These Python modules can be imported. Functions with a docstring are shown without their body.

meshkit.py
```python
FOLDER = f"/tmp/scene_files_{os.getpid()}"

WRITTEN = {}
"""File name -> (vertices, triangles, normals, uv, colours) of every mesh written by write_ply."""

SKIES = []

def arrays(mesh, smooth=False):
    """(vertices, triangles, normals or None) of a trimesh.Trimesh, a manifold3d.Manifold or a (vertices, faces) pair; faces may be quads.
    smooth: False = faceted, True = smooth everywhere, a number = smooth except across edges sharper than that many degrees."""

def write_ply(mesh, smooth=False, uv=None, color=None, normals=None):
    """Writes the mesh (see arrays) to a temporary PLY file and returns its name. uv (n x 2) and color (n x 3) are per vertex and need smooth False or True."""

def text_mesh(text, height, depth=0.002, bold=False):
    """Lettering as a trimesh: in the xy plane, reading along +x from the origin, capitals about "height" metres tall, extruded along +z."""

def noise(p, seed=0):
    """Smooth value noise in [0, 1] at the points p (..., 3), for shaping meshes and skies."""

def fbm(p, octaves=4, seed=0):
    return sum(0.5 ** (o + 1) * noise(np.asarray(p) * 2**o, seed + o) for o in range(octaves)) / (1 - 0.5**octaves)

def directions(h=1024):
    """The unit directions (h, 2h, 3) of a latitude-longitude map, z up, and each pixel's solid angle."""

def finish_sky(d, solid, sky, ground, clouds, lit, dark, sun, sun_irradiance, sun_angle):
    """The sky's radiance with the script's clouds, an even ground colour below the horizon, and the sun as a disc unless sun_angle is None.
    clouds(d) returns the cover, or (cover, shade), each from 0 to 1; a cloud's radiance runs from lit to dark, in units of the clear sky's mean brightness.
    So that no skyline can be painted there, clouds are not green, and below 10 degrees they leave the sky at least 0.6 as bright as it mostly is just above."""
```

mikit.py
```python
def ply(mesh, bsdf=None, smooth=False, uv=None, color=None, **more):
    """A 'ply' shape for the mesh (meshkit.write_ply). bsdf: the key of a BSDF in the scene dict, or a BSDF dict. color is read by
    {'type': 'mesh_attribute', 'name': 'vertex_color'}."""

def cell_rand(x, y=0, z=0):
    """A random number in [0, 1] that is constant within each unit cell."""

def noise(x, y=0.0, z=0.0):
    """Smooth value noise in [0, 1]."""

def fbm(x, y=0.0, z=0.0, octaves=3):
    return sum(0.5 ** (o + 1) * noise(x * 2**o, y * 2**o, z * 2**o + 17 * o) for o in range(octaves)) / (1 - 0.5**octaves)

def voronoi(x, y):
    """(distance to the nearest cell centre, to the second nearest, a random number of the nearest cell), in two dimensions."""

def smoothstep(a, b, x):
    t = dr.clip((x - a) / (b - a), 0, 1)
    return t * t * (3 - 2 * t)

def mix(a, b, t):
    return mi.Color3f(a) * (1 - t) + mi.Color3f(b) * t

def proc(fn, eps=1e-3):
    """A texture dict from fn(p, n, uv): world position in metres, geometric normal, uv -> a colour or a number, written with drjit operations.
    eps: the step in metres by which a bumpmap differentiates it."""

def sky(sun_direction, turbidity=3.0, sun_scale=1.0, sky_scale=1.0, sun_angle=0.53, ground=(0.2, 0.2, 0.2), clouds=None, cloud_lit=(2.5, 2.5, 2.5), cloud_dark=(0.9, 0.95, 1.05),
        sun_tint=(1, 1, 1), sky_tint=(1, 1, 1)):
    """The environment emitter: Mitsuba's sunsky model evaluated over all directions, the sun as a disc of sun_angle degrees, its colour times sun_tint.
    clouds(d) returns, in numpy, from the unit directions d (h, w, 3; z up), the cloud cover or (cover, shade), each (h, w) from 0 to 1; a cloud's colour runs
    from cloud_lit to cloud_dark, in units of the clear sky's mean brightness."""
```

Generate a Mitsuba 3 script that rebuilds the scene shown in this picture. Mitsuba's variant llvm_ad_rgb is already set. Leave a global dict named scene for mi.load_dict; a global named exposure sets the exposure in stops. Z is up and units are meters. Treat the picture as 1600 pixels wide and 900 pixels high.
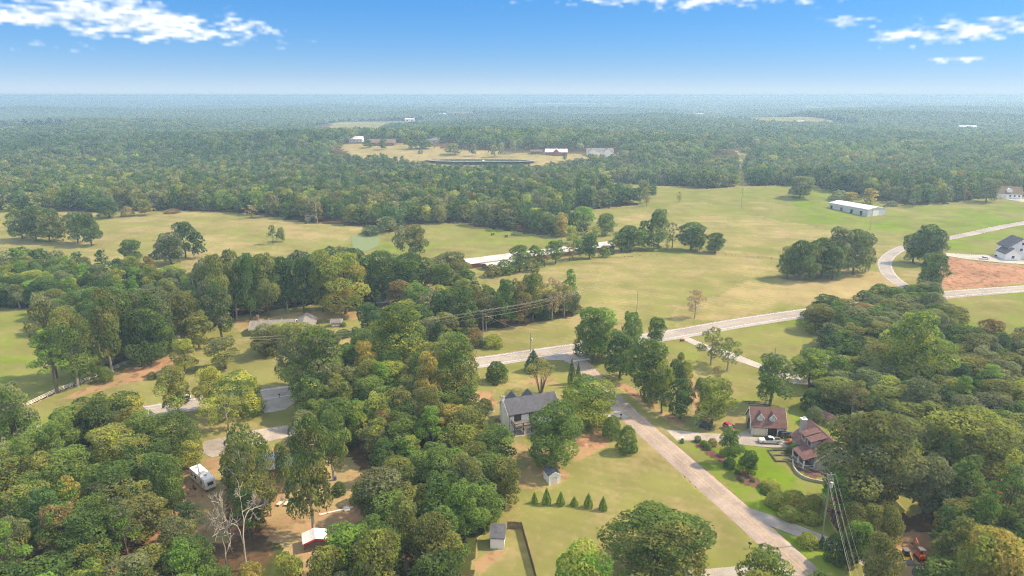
import math, random, numpy as np, trimesh, mitsuba as mi, drjit as dr, mikit, meshkit
from shapely.geometry import Polygon, LineString, Point
from shapely import contains_xy
from mikit import proc, ply, noise, fbm, smoothstep, mix, cell_rand
T = mi.ScalarTransform4f
scene, labels = {}, {}
# ------------------------------------------------------------------ camera, sky, exposure
CAM_H, FOC, CX, CY, HORIZON = 90.0, 1066.0, 800.0, 450.0, 149.0
PITCH = math.atan((CY - HORIZON) / FOC)
CP, SP = math.cos(PITCH), math.sin(PITCH)
scene['drone_camera'] = {'type': 'perspective', 'fov': 2 * math.degrees(math.atan(800 / FOC)), 'fov_axis': 'x', 'near_clip': 1.0, 'far_clip': 90000.0,
    'to_world': T().look_at(origin=[0, 0, CAM_H], target=[0, CP, CAM_H - SP], up=[0, 0, 1]), 'medium': {'type': 'ref', 'id': 'haze_air'}}
SUN = (0.68, 0.12, 0.76)
def clouds(d):
    el = np.degrees(np.arcsin(np.clip(d[..., 2], -1, 1)))
    az = np.degrees(np.arctan2(d[..., 0], d[..., 1]))
    # flat cumulus sheets: noise on a horizontal layer seen from below
    k = 1.0 / np.maximum(d[..., 2] + 0.035, 0.02)
    q = np.stack([d[..., 0] * k * 0.9, d[..., 1] * k * 0.32, np.zeros_like(k)], -1)
    n = meshkit.fbm(q * 1.3 + 11.3, 6, seed=5)
    fine = meshkit.fbm(np.stack([az * 0.62, el * 1.9, np.zeros_like(el)], -1) + 40, 5, seed=9)
    def bank(a, e, wa, we, tilt=0.0):
        return np.exp(-(((az - a) / wa) ** 2 + ((el - e - (az - a) * tilt) / we) ** 2))
    # banks of cloud: two low ones ahead, and scattered ones all round the sky
    b = 1.2 * bank(-27.5, 5.0, 8.5, 1.25, -0.08) + 0.5 * bank(-33.5, 3.0, 3.0, .35) + .55 * bank(-34, 4.9, 2.5, .5) + 1.15 * bank(17, 7.3, 13, .8) + 1.0 * bank(33, 4.3, 7, .75, .07) \
        + 0.7 * bank(25.5, 5.1, 2.2, .4) + .7 * bank(32, 2.3, 3, .25) + 0.28 * bank(18, 4.8, 3, .35) + .22 * bank(9, .7, 4, .15)
    wisp = meshkit.fbm(np.stack([az * 1.5 + el * 2, el * 6.0, np.zeros_like(el)], -1) + 70, 5, seed=13)
    low = np.clip((fine - 0.42) * 1.9 + (wisp - 0.5) * 1.7 + (b - 0.50) * 1.5, 0, 1) * np.clip(b * 3.0, 0, 1)
    high = np.clip((n - 0.40) * 4, 0, 1) * np.clip((el - 8.5) / 8, 0, 1)
    veil = 0.80 * np.exp(-np.maximum(el, 0) / 2.1)
    cover = np.clip(np.maximum(np.maximum(low, 0.85 * high), veil), 0, 1)
    shade = np.clip(0.78 + 1.1 * (0.52 - wisp) + .5 * (.5 - fine), 0.55, 1.0)
    shade = np.where(high > low, 0.25, shade)
    return cover, np.where(veil > np.maximum(low, high), 0.78, shade)
scene['sky'] = mikit.sky(SUN, turbidity=3, sun_scale=0.92, sky_scale=1.0, sun_angle=2.0, ground=(0.13, 0.14, 0.08), clouds=clouds, cloud_lit=(6.8, 6.6, 6.4), cloud_dark=(2.2, 2.7, 3.25),
                         sun_tint=(1.0, 0.93, 0.80), sky_tint=(0.24, 0.56, 0.88))
exposure = 2.34
HAZE = 3.2e-4

# ------------------------------------------------------------------ terrain
def sstep(a, b, x):
    t = np.clip((x - a) / (b - a), 0, 1)
    return t * t * (3 - 2 * t)
def height0(x, y):
    x, y = np.asarray(x, float), np.asarray(y, float)
    g = lambda a, cx, cy, sx, sy: a * np.exp(-((x - cx) / sx) ** 2 - ((y - cy) / sy) ** 2)
    z = g(5, -230, 500, 190, 75) + g(6, 270, 640, 230, 80) + g(-9, 0, 830, 900, 110) + g(4, 60, 330, 160, 60) + g(24, -70, 1180, 380, 170) + g(-4, -80, 390, 90, 60)
    far = sstep(420, 2500, y)
    p = np.stack([x, y, 0 * x], -1)
    if far.max() > 0: z = z + far * ((meshkit.fbm(p / 620.0 + 3.1, 2, seed=21) - 0.5) * 52 + (meshkit.fbm(p / 2600.0 + 7.7, 3, seed=22) - 0.5) * 105 * sstep(1500, 6000, y) + (meshkit.fbm(np.stack([x / 5200.0, y / 3000.0, 0 * x], -1) + 1.7, 2, seed=23) - 0.5) * 120 * sstep(6000, 16000, y))
    z = 58 * np.tanh(z / 58)
    if y.min() < 100000: z = z + 0.5 * (meshkit.noise(p / 38.0, seed=4) - 0.5) * sstep(100, 420, y)
    return z
def ray(px, py):
    u, v = (np.asarray(px, float) - CX) / FOC, (CY - np.asarray(py, float)) / FOC
    return np.stack(np.broadcast_arrays(u, CP + v * SP, -SP + v * CP), -1)
def G(px, py):
    """Survey: the ground point seen at a photo pixel (first hit of the terrain)."""
    d = ray(px, py)
    flat = d.reshape(-1, 3)
    out = []
    ts = np.concatenate([np.arange(90, 460, 12.0), np.arange(460, 3000, 25.0), np.geomspace(3000, 60000, 140)])
    P = flat[:, None] * ts[None, :, None]
    dz = CAM_H + P[..., 2] - height0(P[..., 0], P[..., 1])
    for q, e in zip(flat, dz):
        i = np.nonzero(e < 0)[0]
        i = int(i[0]) if len(i) else len(ts) - 1
        a, b = ts[max(i - 1, 0)], ts[i]
        for _ in range(13):
            m = (a + b) / 2
            if CAM_H + q[2] * m - height0(q[0] * m, q[1] * m) < 0: b = m
            else: a = m
        out.append((q[0] * b, q[1] * b))
    return np.array(out).reshape(d.shape[:-1] + (2,))
def GP(pts): return G(np.array([p[0] for p in pts]), np.array([p[1] for p in pts]))
def project(x, y, z):
    f = y * CP - (z - CAM_H) * SP
    return CX + FOC * x / f, CY - FOC * (y * SP + (z - CAM_H) * CP) / f

# ------------------------------------------------------------------ roads and drives (survey points, centre lines)
def smooth_line(pts, step=2.0):
    from scipy.interpolate import CubicSpline
    s = np.r_[0, np.cumsum(np.linalg.norm(np.diff(pts, axis=0), axis=1))]
    c = CubicSpline(s, pts)
    return c(np.linspace(0, s[-1], max(3, int(s[-1] / step))))
HIGHWAY = smooth_line(GP([(-420, 742), (-120, 704), (120, 664), (270, 636), (430, 614), (600, 588), (762, 563.5), (900, 543.5), (1040, 523.5), (1150, 504.5), (1275, 486), (1380, 472), (1460, 461.5), (1530, 455.5), (1600, 450.5), (1800, 436)]))
SIDE = smooth_line(GP([(888, 548), (905, 565), (929, 592), (955, 620), (992, 656), (1049, 706), (1100, 751), (1160, 804), (1216, 855), (1270, 905), (1370, 1000)]))
CURVE = smooth_line(GP([(1800, 322), (1700, 334), (1600, 348), (1480, 372), (1420, 384), (1394, 396), (1383, 409), (1386, 424), (1402, 440), (1436, 455), (1470, 461)]))
ROADS = [('highway', HIGHWAY, 9.0), ('side_road', SIDE, 5.9), ('curving_road', CURVE, 6.4)]
ROAD_LINES = [(LineString(c), w) for _, c, w in ROADS]
# paved drives as outlines
DRIVES = {
 'right_drive': ([(1040, 671), (1064, 673), (1100, 677), (1150, 679), (1176, 668), (1176, 683), (1200, 684), (1222, 690), (1250, 687), (1262, 697), (1262, 712), (1252, 716), (1244, 698), (1200, 699), (1150, 694), (1092, 688), (1058, 689)], 'concrete'),
 'gravel_drive': ([(1160, 791), (1178, 796), (1220, 810), (1260, 826), (1296, 840), (1340, 862), (1380, 884), (1390, 896), (1366, 896), (1320, 866), (1286, 852), (1240, 836), (1198, 820), (1184, 812)], 'gravel'),
 'house_drive': ([(948, 646), (968, 645), (984, 652), (952, 653), (935, 650), (935, 646)], 'pale_concrete'),
 'middle_drive': ([(1061, 527), (1073, 526), (1108, 540), (1150, 553), (1192, 570), (1230, 584), (1280, 588), (1290, 602), (1240, 600), (1190, 577), (1140, 560), (1098, 546)], 'pale_concrete'),
 'front_path': ([(684, 650), (700, 651), (730, 648.5), (758, 644.5), (772, 640), (773, 643.5), (758, 648), (730, 652.5), (704, 656), (684, 660)], 'pale_concrete'),
 'left_drive': ([(318, 690), (404, 671), (470, 661), (478, 676), (420, 690), (332, 715), (310, 706)], 'gravel'),
 'left_apron': ([(404, 634), (452, 612), (470, 622), (446, 640), (414, 646)], 'asphalt'),
 'far_loop_drive': ([(1474, 395), (1520, 398), (1556, 398), (1592, 402), (1640, 410), (1640, 416), (1560, 410), (1512, 405), (1474, 399)], 'pale_concrete'),
 'farmhouse_drive': ([(1540, 312), (1560, 309), (1598, 316), (1640, 322), (1640, 318), (1600, 311), (1570, 306), (1545, 308)], 'pale_concrete'),
 'bottom_drive': ([(960, 910), (1060, 893), (1150, 885), (1205, 880), (1250, 898), (1200, 898), (1060, 915), (980, 930)], 'pale_concrete'),
}
DRIVE_W = {k: GP(p) for k, (p, _) in DRIVES.items()}
DRIVE_POLY = {k: Polygon(v).buffer(0) for k, v in DRIVE_W.items()}
def road_mask(x, y, extra=0.0):
    """Signed metres to the nearest road or drive edge (negative inside)."""
    x, y = np.asarray(x, float), np.asarray(y, float)
    d = np.full(x.shape, 1e3)
    from scipy.spatial import cKDTree
    q = np.stack([x.ravel(), y.ravel()], -1)
    for _, c, w in ROADS:
        dd = cKDTree(c).query(q, distance_upper_bound=40)[0].reshape(x.shape)
        d = np.minimum(d, np.where(np.isfinite(dd), dd, 1e3) - w / 2)
    return d
def in_poly(poly, x, y): return contains_xy(poly, np.asarray(x, float).ravel(), np.asarray(y, float).ravel()).reshape(np.shape(x))
def height(x, y):
    return height0(x, y)

# ------------------------------------------------------------------ land use (survey outlines): open ground, and what grows on it
def PP(*pts): return Polygon(GP(pts)).buffer(0)
CLEAR = [
 PP((-120, 327), (150, 331), (350, 330), (480, 348), (600, 358), (595, 400), (560, 418), (500, 432), (420, 434), (330, 448), (250, 448), (190, 436), (120, 424), (-120, 424)),
 PP((-160, 482), (62, 482), (72, 520), (110, 545), (200, 548), (150, 580), (40, 632), (10, 668), (-160, 740)),
 PP((40, 634), (150, 590), (280, 530), (330, 512), (380, 494), (430, 484), (480, 478), (600, 476), (640, 492), (600, 540), (520, 585), (450, 615), (240, 655), (180, 668), (60, 664), (30, 655)),
 PP((225, 672), (300, 650), (450, 618), (470, 640), (445, 700), (410, 735), (330, 765), (290, 750), (250, 738), (232, 705)),
 PP((275, 722), (345, 712), (352, 770), (350, 850), (300, 850), (268, 770)),
 PP((385, 735), (410, 705), (470, 700), (520, 705), (560, 730), (590, 770), (605, 820), (575, 860), (560, 910), (470, 915), (430, 850), (385, 790)),
 PP((690, 610), (740, 575), (870, 552), (905, 572), (960, 640), (1070, 745), (1180, 845), (1290, 960), (1100, 1000), (735, 1000), (738, 880), (745, 842), (770, 818), (790, 790), (788, 740), (765, 700), (735, 668), (690, 655)),
 PP((915, 566), (1040, 530), (1270, 492), (1282, 545), (1250, 590), (1295, 640), (1320, 690), (1300, 740), (1290, 800), (1310, 830), (1390, 850), (1340, 910), (1290, 960), (1070, 730)),
 PP((1392, 835), (1476, 828), (1482, 990), (1384, 990)),
 PP((1420, 742), (1440, 740), (1442, 800), (1420, 810), (1405, 780)),
 PP((735, 455), (930, 405), (1000, 400), (1100, 392), (1140, 385), (1400, 395), (1390, 430), (1440, 455), (1270, 484), (1040, 520), (900, 545), (740, 562), (690, 558), (700, 535), (760, 514), (890, 497), (912, 480), (905, 472), (830, 476), (735, 480)),
 PP((870, 330), (1000, 320), (915, 298), (935, 286), (1000, 288), (1100, 295), (1220, 290), (1300, 300), (1420, 322), (1500, 315), (1560, 306), (1610, 308), (1760, 320), (1760, 440), (1440, 462), (1390, 430), (1140, 390), (1050, 396), (965, 402), (925, 382), (900, 366), (885, 348)),
 PP((690, 446), (735, 404), (880, 372), (925, 354), (975, 372), (1000, 392), (968, 404), (900, 412), (770, 446), (720, 456)),
 PP((545, 372), (600, 366), (650, 352), (720, 348), (790, 360), (870, 372), (890, 384), (860, 396), (800, 410), (735, 436), (660, 428), (600, 420), (545, 410)),
 PP((520, 226), (600, 222), (720, 234), (840, 240), (965, 240), (962, 256), (900, 266), (860, 274), (760, 277), (680, 274), (620, 264), (560, 252)),
 PP((1152, 236), (1162, 236), (1174, 293), (1150, 293)),
 PP((1450, 470), (1600, 456), (1760, 443), (1760, 545), (1600, 548), (1505, 542), (1470, 505)),
 PP((125, 249), (142, 249), (142, 255), (122, 255)), PP((382, 224), (416, 224), (416, 233), (390, 233)), PP((795, 200), (825, 200), (825, 204), (795, 204)),
 PP((1090, 182), (1132, 184), (1132, 188), (1090, 187)), PP((1128, 203), (1142, 203), (1142, 215), (1128, 215)), PP((1265, 166), (1355, 167), (1355, 171), (1265, 171)), PP((690, 179), (740, 179), (740, 184), (690, 184)), PP((0, 208), (36, 209), (36, 212), (0, 212)),
 PP((560, 402), (745, 405), (745, 462), (680, 476), (620, 476), (570, 466)),
]
# (outline, greenness, bare dirt, edge wobble in metres): later entries lie over earlier ones
PAINT = [(c, 0.40, 0.0, 1.5) for c in CLEAR]
def paint(v, d, *pts, wob=1.5): PAINT.append((PP(*pts), v, d, wob))
PAINT[0] = (CLEAR[0], 0.36, 0.0, 2)
PAINT[1] = (CLEAR[1], 0.56, 0.0, 2)
PAINT[2] = (CLEAR[2], 0.5, 0.04, 2)
PAINT[4] = (CLEAR[4], 0.30, 0.45, 2); PAINT[5] = (CLEAR[5], 0.15, 0.55, 2)
PAINT[6] = (CLEAR[6], 0.44, 0.03, 1.0); PAINT[7] = (CLEAR[7], 0.54, 0.0, 1.0); PAINT[8] = (CLEAR[8], 0.1, 0.6, 1.0)
PAINT[10] = (CLEAR[10], 0.36, 0.0, 2); PAINT[11] = (CLEAR[11], 0.52, 0.0, 2); PAINT[13] = (CLEAR[13], 0.6, 0.0, 3); PAINT[14] = (CLEAR[14], 0.18, 0.0, 3)
PAINT[16] = (CLEAR[16], 0.62, 0.0, 2)
paint(0.74, 0, (1150, 340), (1240, 330), (1240, 292), (1330, 300), (1440, 345), (1560, 322), (1760, 330), (1760, 345), (1600, 352), (1480, 372), (1380, 366), (1250, 350), wob=4)
paint(0.36, 0, (905, 345), (1060, 325), (1160, 332), (1270, 352), (1340, 372), (1390, 390), (1140, 386), (1060, 372), (990, 352), wob=4)
paint(0.16, 0.06, (1180, 440), (1290, 420), (1380, 425), (1420, 450), (1270, 480), (1080, 508), (1040, 512), (1060, 480), wob=5)
paint(0.50, 0.0, (1400, 400), (1420, 395), (1445, 430), (1440, 452), (1415, 440), (1395, 420), wob=1)
paint(0.1, 1.0, (1478, 399), (1512, 407), (1600, 415), (1760, 424), (1760, 436), (1600, 443), (1500, 452), (1452, 452), (1446, 440), (1470, 420), wob=1)
paint(0.65, 0.0, (1478, 373), (1600, 350), (1760, 338), (1760, 372), (1600, 388), (1476, 392), wob=1)
paint(0.10, 0.72, (95, 628), (150, 598), (215, 568), (290, 545), (300, 560), (255, 588), (170, 604), (115, 622), wob=2)
paint(0.6, 0.0, (60, 600), (110, 575), (130, 590), (50, 628), wob=1.5)
paint(0.2, 0.55, (360, 500), (480, 486), (560, 484), (600, 478), (605, 486), (540, 500), (420, 500), (370, 520), wob=2.5)
paint(0.2, 0.6, (735, 650), (700, 640), (740, 612), (772, 608), (775, 632), (752, 645), wob=1.5)
paint(0.3, 0.42, (770, 604), (850, 588), (880, 600), (800, 612), wob=2)
paint(0.2, 0.55, (880, 700), (930, 670), (950, 690), (935, 708), (900, 722), wob=1.5)
paint(0.2, 0.42, (800, 690), (860, 700), (875, 725), (900, 740), (850, 770), (800, 760), (796, 720), wob=2)
paint(0.2, 0.6, (738, 880), (770, 860), (800, 858), (770, 880), (745, 910), wob=1)
paint(0.5, 0.0, (950, 690), (1000, 700), (1060, 760), (1050, 790), (950, 770), (930, 720), wob=3)
paint(0.1, 0.4, (1100, 755), (1150, 800), (1200, 852), (1192, 854), (1130, 800), (1085, 752), wob=.6)
paint(0.88, 0, (1090, 705), (1160, 694), (1208, 698), (1212, 722), (1236, 740), (1245, 752), (1200, 762), (1155, 740), (1120, 728), wob=.8)
paint(0.62, 0, (1075, 690), (1100, 705), (1150, 760), (1180, 790), (1160, 790), (1100, 740), wob=1)
paint(0.62, 0, (1195, 820), (1240, 838), (1270, 860), (1300, 905), (1270, 905), (1220, 850), wob=1)
paint(0.62, 0, (1228, 640), (1262, 655), (1276, 680), (1236, 680), wob=.8)
paint(0.55, 0, (1140, 520), (1265, 500), (1270, 560), (1200, 560), wob=3)
paint(0.2, .8, (1076, 592), (1088, 590), (1092, 640), (1080, 650), wob=1)
paint(0.1, .55, (905, 595), (980, 600), (1060, 655), (1078, 672), (1050, 665), (960, 600), (930, 570), wob=1)
MULCH = [PP((1146, 738), (1160, 733), (1178, 742), (1190, 756), (1184, 762), (1162, 758), (1150, 750)), PP((1078, 684), (1098, 690), (1116, 704), (1140, 722), (1136, 728), (1112, 716), (1090, 700)),
         PP((1186, 768), (1200, 780), (1240, 806), (1276, 818), (1280, 806), (1240, 780), (1210, 764)), PP((772, 655), (782, 655), (798, 674), (794, 678), (774, 664)), PP((1240, 722), (1260, 716), (1290, 745), (1270, 748), (1250, 738))]
def land(x, y):
    """(greenness, dirt) of the ground at the points; greenness < 0 is leaf litter under trees, 2 is bark mulch."""
    p = np.stack([x, y, 0 * x], -1)
    wx, wy = meshkit.fbm(p / 5.0, 3, seed=31) - 0.5, meshkit.fbm(p / 5.0 + 50, 3, seed=32) - 0.5
    v, d = np.full(x.shape, -1.0), np.full(x.shape, 0.12)
    d += 0.5 * sstep(0.55, 0.7, meshkit.fbm(p / 14.0, 2, seed=36)) * (y < 400)
    for poly, pv, pd, wob in PAINT:
        x0, y0, x1, y1 = poly.bounds
        near = (x > x0 - 6) & (x < x1 + 6) & (y > y0 - 6) & (y < y1 + 6)
        k = np.nonzero(near)
        s = 2 * wob * np.clip(y[k] / 180, 1, 3)
        ins = contains_xy(poly, x[k] + wx[k] * s, y[k] + wy[k] * s)
        idx = tuple(a[ins] for a in k)
        v[idx], d[idx] = pv, pd
    farf = (y > 1600) & (meshkit.noise(np.stack([x, y * .5, 0 * x], -1) / 420.0, seed=61) > .73)
    v = np.where(farf & (v < 0), .35, v)
    r = road_mask(x, y)
    vv = (meshkit.fbm(p / 30.0, 3, seed=33) - 0.5) * 0.62 + (meshkit.fbm(p / 7.0, 3, seed=34) - 0.5) * 0.36
    open_ = v >= 0
    v = np.where(open_, np.clip(v + vv, 0, 1), v)
    d = np.where(open_, np.clip(d + (meshkit.fbm(p / 11.0, 4, seed=35) - 0.5) * np.where(d > 0.02, 0.9, 0.1), 0, 1), d)
    verge = (r < 6) & (r > 0.4)
    v = np.where(verge & (v < 0), 0.42, v)
    edge = np.clip(1 - r / 1.7, 0, 1) * (r > -1)
    d = np.where(r < 1.8, np.maximum(d, edge * 0.75 * (0.2 + meshkit.noise(p / 6, seed=3))), d)
    for m in MULCH:
        v[in_poly(m, x, y)] = 2.0
    return v, d
def axis(lo, hi, step, ends, grow):
    a = list(np.arange(lo, hi, step))
    s, x = step, a[-1]
    while x < ends[1]:
        s *= grow; x += s; a.append(x)
    s, x = step, a[0]
    pre = []
    while x > ends[0]:
        s *= grow; x -= s; pre.append(x)
    return np.array(pre[::-1] + a)
gx, gy = axis(-160, 150, 0.75, (-42000, 42000), 1.028), axis(108, 290, 0.75, (-3000, 48000), 1.022)
gy = gy[gy > -600]
X, Y = np.meshgrid(gx, gy)
Z = height0(X, Y)
rm = road_mask(X, Y)
for k, P in DRIVE_POLY.items():
    rm = np.where(in_poly(P.buffer(-0.5), X, Y), -1.0, rm)
Z = Z - 0.30 * sstep(1.3, -0.9, rm)
V, D = land(X, Y)
ny, nx = X.shape
ii = (np.arange(ny - 1)[:, None] * nx + np.arange(nx - 1)).ravel()
quads = np.stack([ii, ii + 1, ii + nx + 1, ii + nx], 1)
def c3(r, g, b): return mi.Color3f(r, g, b)
def ground_color(p, n, uv):
    d, v = dr.clip(uv.x, 0, 1), uv.y
    s = dr.rcp(1 + dr.maximum(p.y - 150, 0) / 260)
    n1 = fbm(p.x * 0.9, p.y * 0.9, octaves=3)
    n2 = fbm(p.x * 0.11 + 9, p.y * 0.11, octaves=3)
    n3 = noise(p.x * 0.035, p.y * 0.16 + 5)
    hay, grass, lush = c3(.355, .295, .15), c3(.205, .215, .07), c3(.14, .225, .018)
    mow = dr.sin((p.x * .42 + p.y * .9) * 1.9 + 2.5 * n2) * .5 + dr.sin((p.x * .31 + p.y * .95) * .55 + 4 * n2) * .5
    fine = noise(p.x * 4.1, p.y * 4.1) * .5 + noise(p.x * 9, p.y * 9) * .5
    g = dr.clip(v + mow * .075 + (fine - .5) * .22 + (n1 - 0.5) * 0.5 + (n3 - .5) * .22 + (n2 - .5) * .3, 0, 1)
    col = mix(mix(hay, grass, smoothstep(0, .55, g)), lush, smoothstep(.55, 1.0, g))
    litter = mix(c3(.085, .06, .035), c3(.15, .095, .055), n1)
    litter = mix(litter, c3(.055, .07, .022), smoothstep(.45, .7, n2))
    col = mix(col, litter, dr.clip(-v * 1.6, 0, 1))
    dirt = mix(c3(.33, .165, .10), c3(.40, .25, .165), n1)
    dirt = mix(dirt, c3(.17, .105, .065), smoothstep(.5, .75, fbm(p.x * .5 + 20, p.y * .5, octaves=3)) * .8)
    col = mix(col, dirt, smoothstep(.25, .85, d + (n1 - .5) * .8 + (fine - .5) * .5))
    mulch = mix(c3(.10, .055, .045), c3(.2, .12, .10), n1)
    col = mix(col, mulch, smoothstep(1.3, 1.7, v))
    return col * (0.76 + 0.48 * n2) * (0.82 + .2 * n1 + .16 * fine)
scene['earth'] = {'type': 'twosided', 'bsdf': {'type': 'diffuse', 'reflectance': proc(ground_color)}}
scene['ground'] = ply((np.stack([X.ravel(), Y.ravel(), Z.ravel()], 1), quads), 'earth', smooth=True, uv=np.stack([D.ravel(), V.ravel()], 1))
labels['ground'] = {'label': 'rolling open pastures, lawns and bare red clay between the woods', 'category': 'ground', 'kind': 'structure'}

# ------------------------------------------------------------------ road sheets
def road_color(base, vary, tint):
    def f(p, n, uv):
        a = fbm(p.x * 0.35, p.y * 0.35, octaves=3)
        b = noise(p.x * 3, p.y * 3)
        track = dr.exp(-dr.square((dr.abs(uv.x - 0.5) - 0.23) / 0.06)) + dr.exp(-dr.square((dr.abs(uv.x - .5) - .06) / .05)) * .6
        patch = smoothstep(.60, .66, noise(p.x * .09 + 40, p.y * .09)) * .10 - smoothstep(.64, .68, noise(p.x * .13, p.y * .13 + 90)) * .09
        crack = dr.exp(-dr.square((noise(p.x * .5, p.y * .5) - .5) / .012)) * .10
        return mi.Color3f(*tint) * (base * (1 - patch - crack) + vary * (a - .5) + .06 * (b - .5) - 0.07 * base * track)
    return f
for key, base, vary, tint in (('asphalt', .38, .08, (1.0, .955, .92)), ('worn_asphalt', .37, .15, (1.08, .91, .80)), ('pale_concrete', .44, .14, (1, .95, .88)), ('concrete', .40, .2, (1, .92, .84)), ('gravel', .35, .22, (1, .90, .80))):
    scene[key] = {'type': 'twosided', 'bsdf': {'type': 'diffuse', 'reflectance': proc(road_color(base, vary, tint))}}
scene['road_paint'] = {'type': 'twosided', 'bsdf': {'type': 'diffuse', 'reflectance': {'type': 'rgb', 'value': [.68, .66, .62]}}}
scene['yellow_paint'] = {'type': 'twosided', 'bsdf': {'type': 'diffuse', 'reflectance': {'type': 'rgb', 'value': [.58, .44, .18]}}}
def ribbon(c, offs, dz, z_of=height0, skirt=0.0):
    t = np.gradient(c, axis=0); t /= np.linalg.norm(t, axis=1, keepdims=True)
    nrm = np.stack([-t[:, 1], t[:, 0]], 1)
    rows = [c + nrm * o for o in offs]
    v = np.stack([np.column_stack([r, z_of(c[:, 0], c[:, 1]) + dz]) for r in rows], 1)
    if skirt: v[:, [0, -1], 2] -= skirt
    m, k = len(c), len(offs)
    i = (np.arange(m - 1)[:, None] * k + np.arange(k - 1)).ravel()
    uv = np.stack(np.broadcast_arrays((np.array(offs) - offs[0]) / (offs[-1] - offs[0]), np.arange(m)[:, None] * 1.0), -1).reshape(-1, 2)
    return (v.reshape(-1, 3), np.stack([i, i + 1, i + k + 1, i + k], 1)[:, ::-1]), uv
for name, c, w in ROADS:
    m, uv = ribbon(c, np.r_[-w / 2 - .8, np.linspace(-w / 2, w / 2, 7), w / 2 + .8], 0.02, skirt=.35)
    scene[name] = ply(m, 'worn_asphalt' if name == 'side_road' else 'asphalt', smooth=True, uv=uv)
labels['highway'] = {'label': 'two lane grey highway crossing the middle of the scene', 'category': 'road', 'kind': 'structure'}
labels['side_road'] = {'label': 'narrow worn side road running from the junction to the bottom right', 'category': 'road', 'kind': 'structure'}
labels['curving_road'] = {'label': 'pale road curving round the bare red clay plot', 'category': 'road', 'kind': 'structure'}
def part_line(holder, name, c, o, w, mat, dz=0.045):
    m, uv = ribbon(c, [o - w / 2, o + w / 2], dz)
    k, i = f'{holder}__{name}', 1
    while k in scene: k = f'{holder}__{name}_{i:03d}'; i += 1
    scene[k] = ply(m, mat, smooth=True)
part_line('highway', 'centre_line', HIGHWAY, -.2, .17, 'yellow_paint'); part_line('highway', 'centre_line', HIGHWAY, .2, .17, 'yellow_paint')
part_line('highway', 'edge_line', HIGHWAY, -3.5, .3, 'road_paint'); part_line('highway', 'edge_line', HIGHWAY, 3.5, .3, 'road_paint')
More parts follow.
